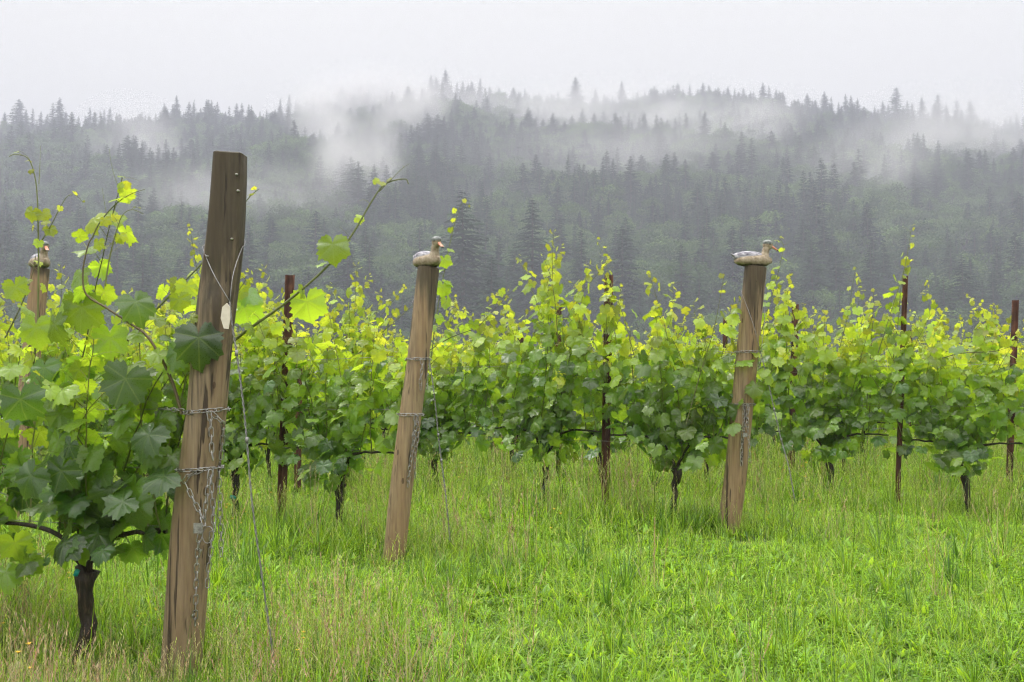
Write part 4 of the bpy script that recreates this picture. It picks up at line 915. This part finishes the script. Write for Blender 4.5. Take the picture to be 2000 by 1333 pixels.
def rowdist(x, y):
    d = np.full(len(x), 9.)
    for i, (p0, u) in enumerate(rowlines):
        t_ = (x - p0[0]) * u[0] + (y - p0[1]) * u[1]; q = np.abs((x - p0[0]) * u[1] - (y - p0[1]) * u[0])
        lim = -.5 if i < 3 else -3; q = np.where(t_ < lim, q + (lim - t_), q); d = np.minimum(d, q)
    return d
PT, IX, SC = [], [], []
def scat(y0, y1, dens, grow_, probs_row, probs_open):
    area_n = int(dens * (y1 ** 2 - y0 ** 2) * .60); y = np.sqrt(rng.uniform(y0 ** 2, y1 ** 2, area_n)); area_n = int(area_n * (1 + 2.4 / (.6 * (y0 + y1)))); y = np.sqrt(rng.uniform(y0 ** 2, y1 ** 2, area_n)); x = rng.uniform(-1, 1, area_n) * (.60 * y + 1.2)
    rd = rowdist(x, y); nz = np.array([mnoise.noise(Vector((a * .9, b * .9, 0))) for a, b in zip(x, y)])
    wrow = np.clip(1.15 - rd / .75 + nz * .5, 0, 1)
    u = rng.random(area_n); cr_, co_ = np.cumsum(probs_row), np.cumsum(probs_open); isr = rng.random(area_n) < wrow
    k = np.where(isr, np.searchsorted(cr_, u), np.searchsorted(co_, u)); k = np.clip(k, 0, len(kinds) - 1)
    left = (x < -.1 * y) & (y < 4.3) & (rng.random(area_n) < np.where(x < -.40 * y, .20, .065)); k = np.where(left, 8, k); k = np.where((rng.random(area_n) < np.where((x < -.22 * y) & (y < 7), .05, .012)) & ~left, 10, k)
    s = rng.uniform(.7, 1.25, area_n) * grow_ * (1 + .35 * nz) * np.where(isr & (k < 3), 1.35, 1)
    for bx, by, br, am in ((P1[0], P1[1] - .2, .42, .48), (-1.72, 3.9, .4, .48), (-.80, 6.35, .5, .5), (1.755, 7.5, .5, .35), (-1.4, 3.6, .5, .2)):      # trodden shorter round the post feet
        s = s * (1 - am * np.exp(-(((x - bx) / br) ** 2 + ((y - by) / br) ** 2)))
    PT.append(np.column_stack([x, y, meadow_z(x, y) - .006])); IX.append(k); SC.append(s)
pr = [.20, .18, .14, .07, .06, .04, .125, .125, .045, .015]; po = [.23, .21, .19, .014, .18, .155, .010, .008, .003, .001]
scat(2.9, 6.2, 430, .95, pr, po); scat(6.2, 10, 190, 1.1, pr, po); scat(10, 18, 75, 1.4, pr, po); scat(18, 48, 10, 2.2, pr, po)
PT, IX, SC = np.vstack(PT), np.concatenate(IX), np.concatenate(SC)
print('grass clumps', len(PT))
scatter_object('grass', PT, rng.uniform(0, 6.28, len(PT)), SC, IX, gm, 'lush green meadow grass with clover, seed heads and a few yellow flowers', 'grass')

# ------------------------------------------------------------------ haze and mist
def volume_mat(name, dens, color=(1, 1, 1), noisy=None):
    m, t, o = mat(name); pv = N(t, 'ShaderNodeVolumePrincipled'); pv.inputs['Color'].default_value = (*color, 1); pv.inputs['Density'].default_value = dens
    pv.inputs['Anisotropy'].default_value = 0.0
    if noisy:
        sc_, st_, lo_, seed = noisy; tc = N(t, 'ShaderNodeTexCoord'); ln = N(t, 'ShaderNodeVectorMath', operation='LENGTH'); t.links.new(tc.outputs['Object'], ln.inputs[0])
        fall = N(t, 'ShaderNodeMapRange', interpolation_type='SMOOTHSTEP'); fall.inputs['From Min'].default_value = .0; fall.inputs['From Max'].default_value = .98; fall.inputs['To Min'].default_value = 1; fall.inputs['To Max'].default_value = 0
        t.links.new(ln.outputs['Value'], fall.inputs[0])
        mp = N(t, 'ShaderNodeMapping'); mp.inputs['Scale'].default_value = st_; mp.inputs['Location'].default_value = (seed, seed * .7, 0); t.links.new(tc.outputs['Object'], mp.inputs[0])
        nz = N(t, 'ShaderNodeTexNoise'); nz.inputs['Scale'].default_value = sc_; nz.inputs['Detail'].default_value = 5; nz.inputs['Roughness'].default_value = .58; nz.inputs['Distortion'].default_value = .5; t.links.new(mp.outputs[0], nz.inputs['Vector'])
        mr = N(t, 'ShaderNodeMapRange'); mr.inputs['From Min'].default_value = lo_; mr.inputs['From Max'].default_value = .72; mr.clamp = True; t.links.new(nz.outputs['Fac'], mr.inputs[0])
        t.links.new(math_(t, 'MULTIPLY', math_(t, 'MULTIPLY', mr.outputs[0], fall.outputs[0]), dens), pv.inputs['Density'])
    t.links.new(pv.outputs[0], o.inputs['Volume']); return m
g = Geo(); box(g, (0, 655, 190), (2510, 1400, 384)); hb = g.build('haze', volume_mat('haze_air', .00096, (.575, .585, .69))); tag(hb, 'thin grey rain haze filling the air over field and hill', 'haze', kind='stuff')
def mist(px, py, rxp, ry_, rzp, dens, label, scale=1.6, st_=(1, 1, 1), lo_=.42, seed=0., roll=0., at=None):
    """Soft bank of cloud: an ellipsoid of real size standing over the slope."""
    g = Geo(); n, m_ = 16, 24; V = []
    for i in range(n + 1):
        for j in range(m_):
            a, b = math.pi * i / n, 2 * math.pi * j / m_; V.append((math.sin(a) * math.cos(b), math.sin(a) * math.sin(b), math.cos(a)))
    i = np.arange(n)[:, None] * m_; j = np.arange(m_)[None]; q = (j + 1) % m_
    g.add(np.array(V), np.stack([i + j, i + m_ + j, i + m_ + q, i + q], -1).reshape(-1, 4))
    o = g.build('mist_bank', volume_mat('mist', dens, (.90, .885, .90), (scale, st_, lo_, seed))); 
    for Yh in np.arange(280, 900, 4.):                       # where the slope's trees stand behind this bank
        p_ = W(px, py, Yh)
        if hz(p_[0], Yh) + 16 > p_[2]: break
    Yc = at or min(Yh, 880) - ry_ * .7; p_ = W(px, py, Yc); rx_, rz_ = rxp * Yc / F, rzp * Yc / F; o.location = p_; o.scale = (rx_, ry_, rz_); o.rotation_euler = (0, R(roll), 0)
    return tag(o, label, 'mist', 'drifting mist banks on the hill', 'stuff')
mist(700, 205, 190, 55, 85, .095, 'thick white head of the mist plume left of the middle duck', 1.2, seed=1, lo_=.28, roll=-8)
mist(630, 250, 90, 45, 115, .085, 'left arm of the mist plume over the slope', 1.2, seed=1.7, lo_=.28, roll=-18)
mist(800, 225, 135, 45, 80, .090, 'right arm of the mist plume slanting up to the crest', 1.2, seed=5.1, lo_=.28, roll=-38)
mist(700, 320, 115, 50, 135, .095, 'lower tail of the white mist plume above the vine tips', 1.2, seed=2.3, lo_=.28, roll=8)
mist(905, 195, 150, 45, 50, .045, 'mist wisp hiding the foot of the highest fir', 1.2, seed=9, lo_=.30)
mist(1230, 232, 380, 60, 85, .050, 'long mist band lying along the middle of the ridge', 1.4, (1.9, 1, 1), .30, 3)
mist(1060, 220, 190, 45, 65, .045, 'mist wisp over the crest right of the highest fir', 1.2, seed=4, lo_=.31)
mist(1440, 255, 190, 50, 75, .045, 'mist wisp below the even tree line on the crest', 1.3, seed=11, lo_=.31, roll=-12)
mist(270, 300, 130, 55, 120, .050, 'faint mist wisp on the slope left of the weathered post', 1.2, seed=5, lo_=.31, roll=15)
mist(1880, 265, 210, 60, 105, .055, 'mist veil over the firs near the right end of the ridge', 1.2, seed=6, lo_=.30)
mist(1690, 330, 240, 60, 130, .024, 'thin mist drift on the slope at the right', 1.3, seed=7, lo_=.31, roll=-32)
mist(480, 390, 300, 60, 85, .028, 'thin low mist drift behind the weathered post', 1.3, (1.4, 1, 1), .31, 8)
mist(1240, 310, 480, 60, 120, .016, 'broad faint mist sheet across the middle of the hill', 1.3, (1.4, 1, 1), .31, 12)
mist(1000, 440, 430, 45, 85, .022, 'low pale mist sheet behind the dark firs at the foot of the hill', 1.2, (1.6, 1, 1), .25, 14, at=525)
mist(1450, 460, 380, 45, 75, .018, 'low mist sheet on the slope above the right-hand duck', 1.2, (1.6, 1, 1), .25, 15, at=520)
mist(300, 460, 380, 45, 80, .018, 'low mist sheet on the slope behind the weathered post', 1.2, (1.6, 1, 1), .25, 16, at=520)
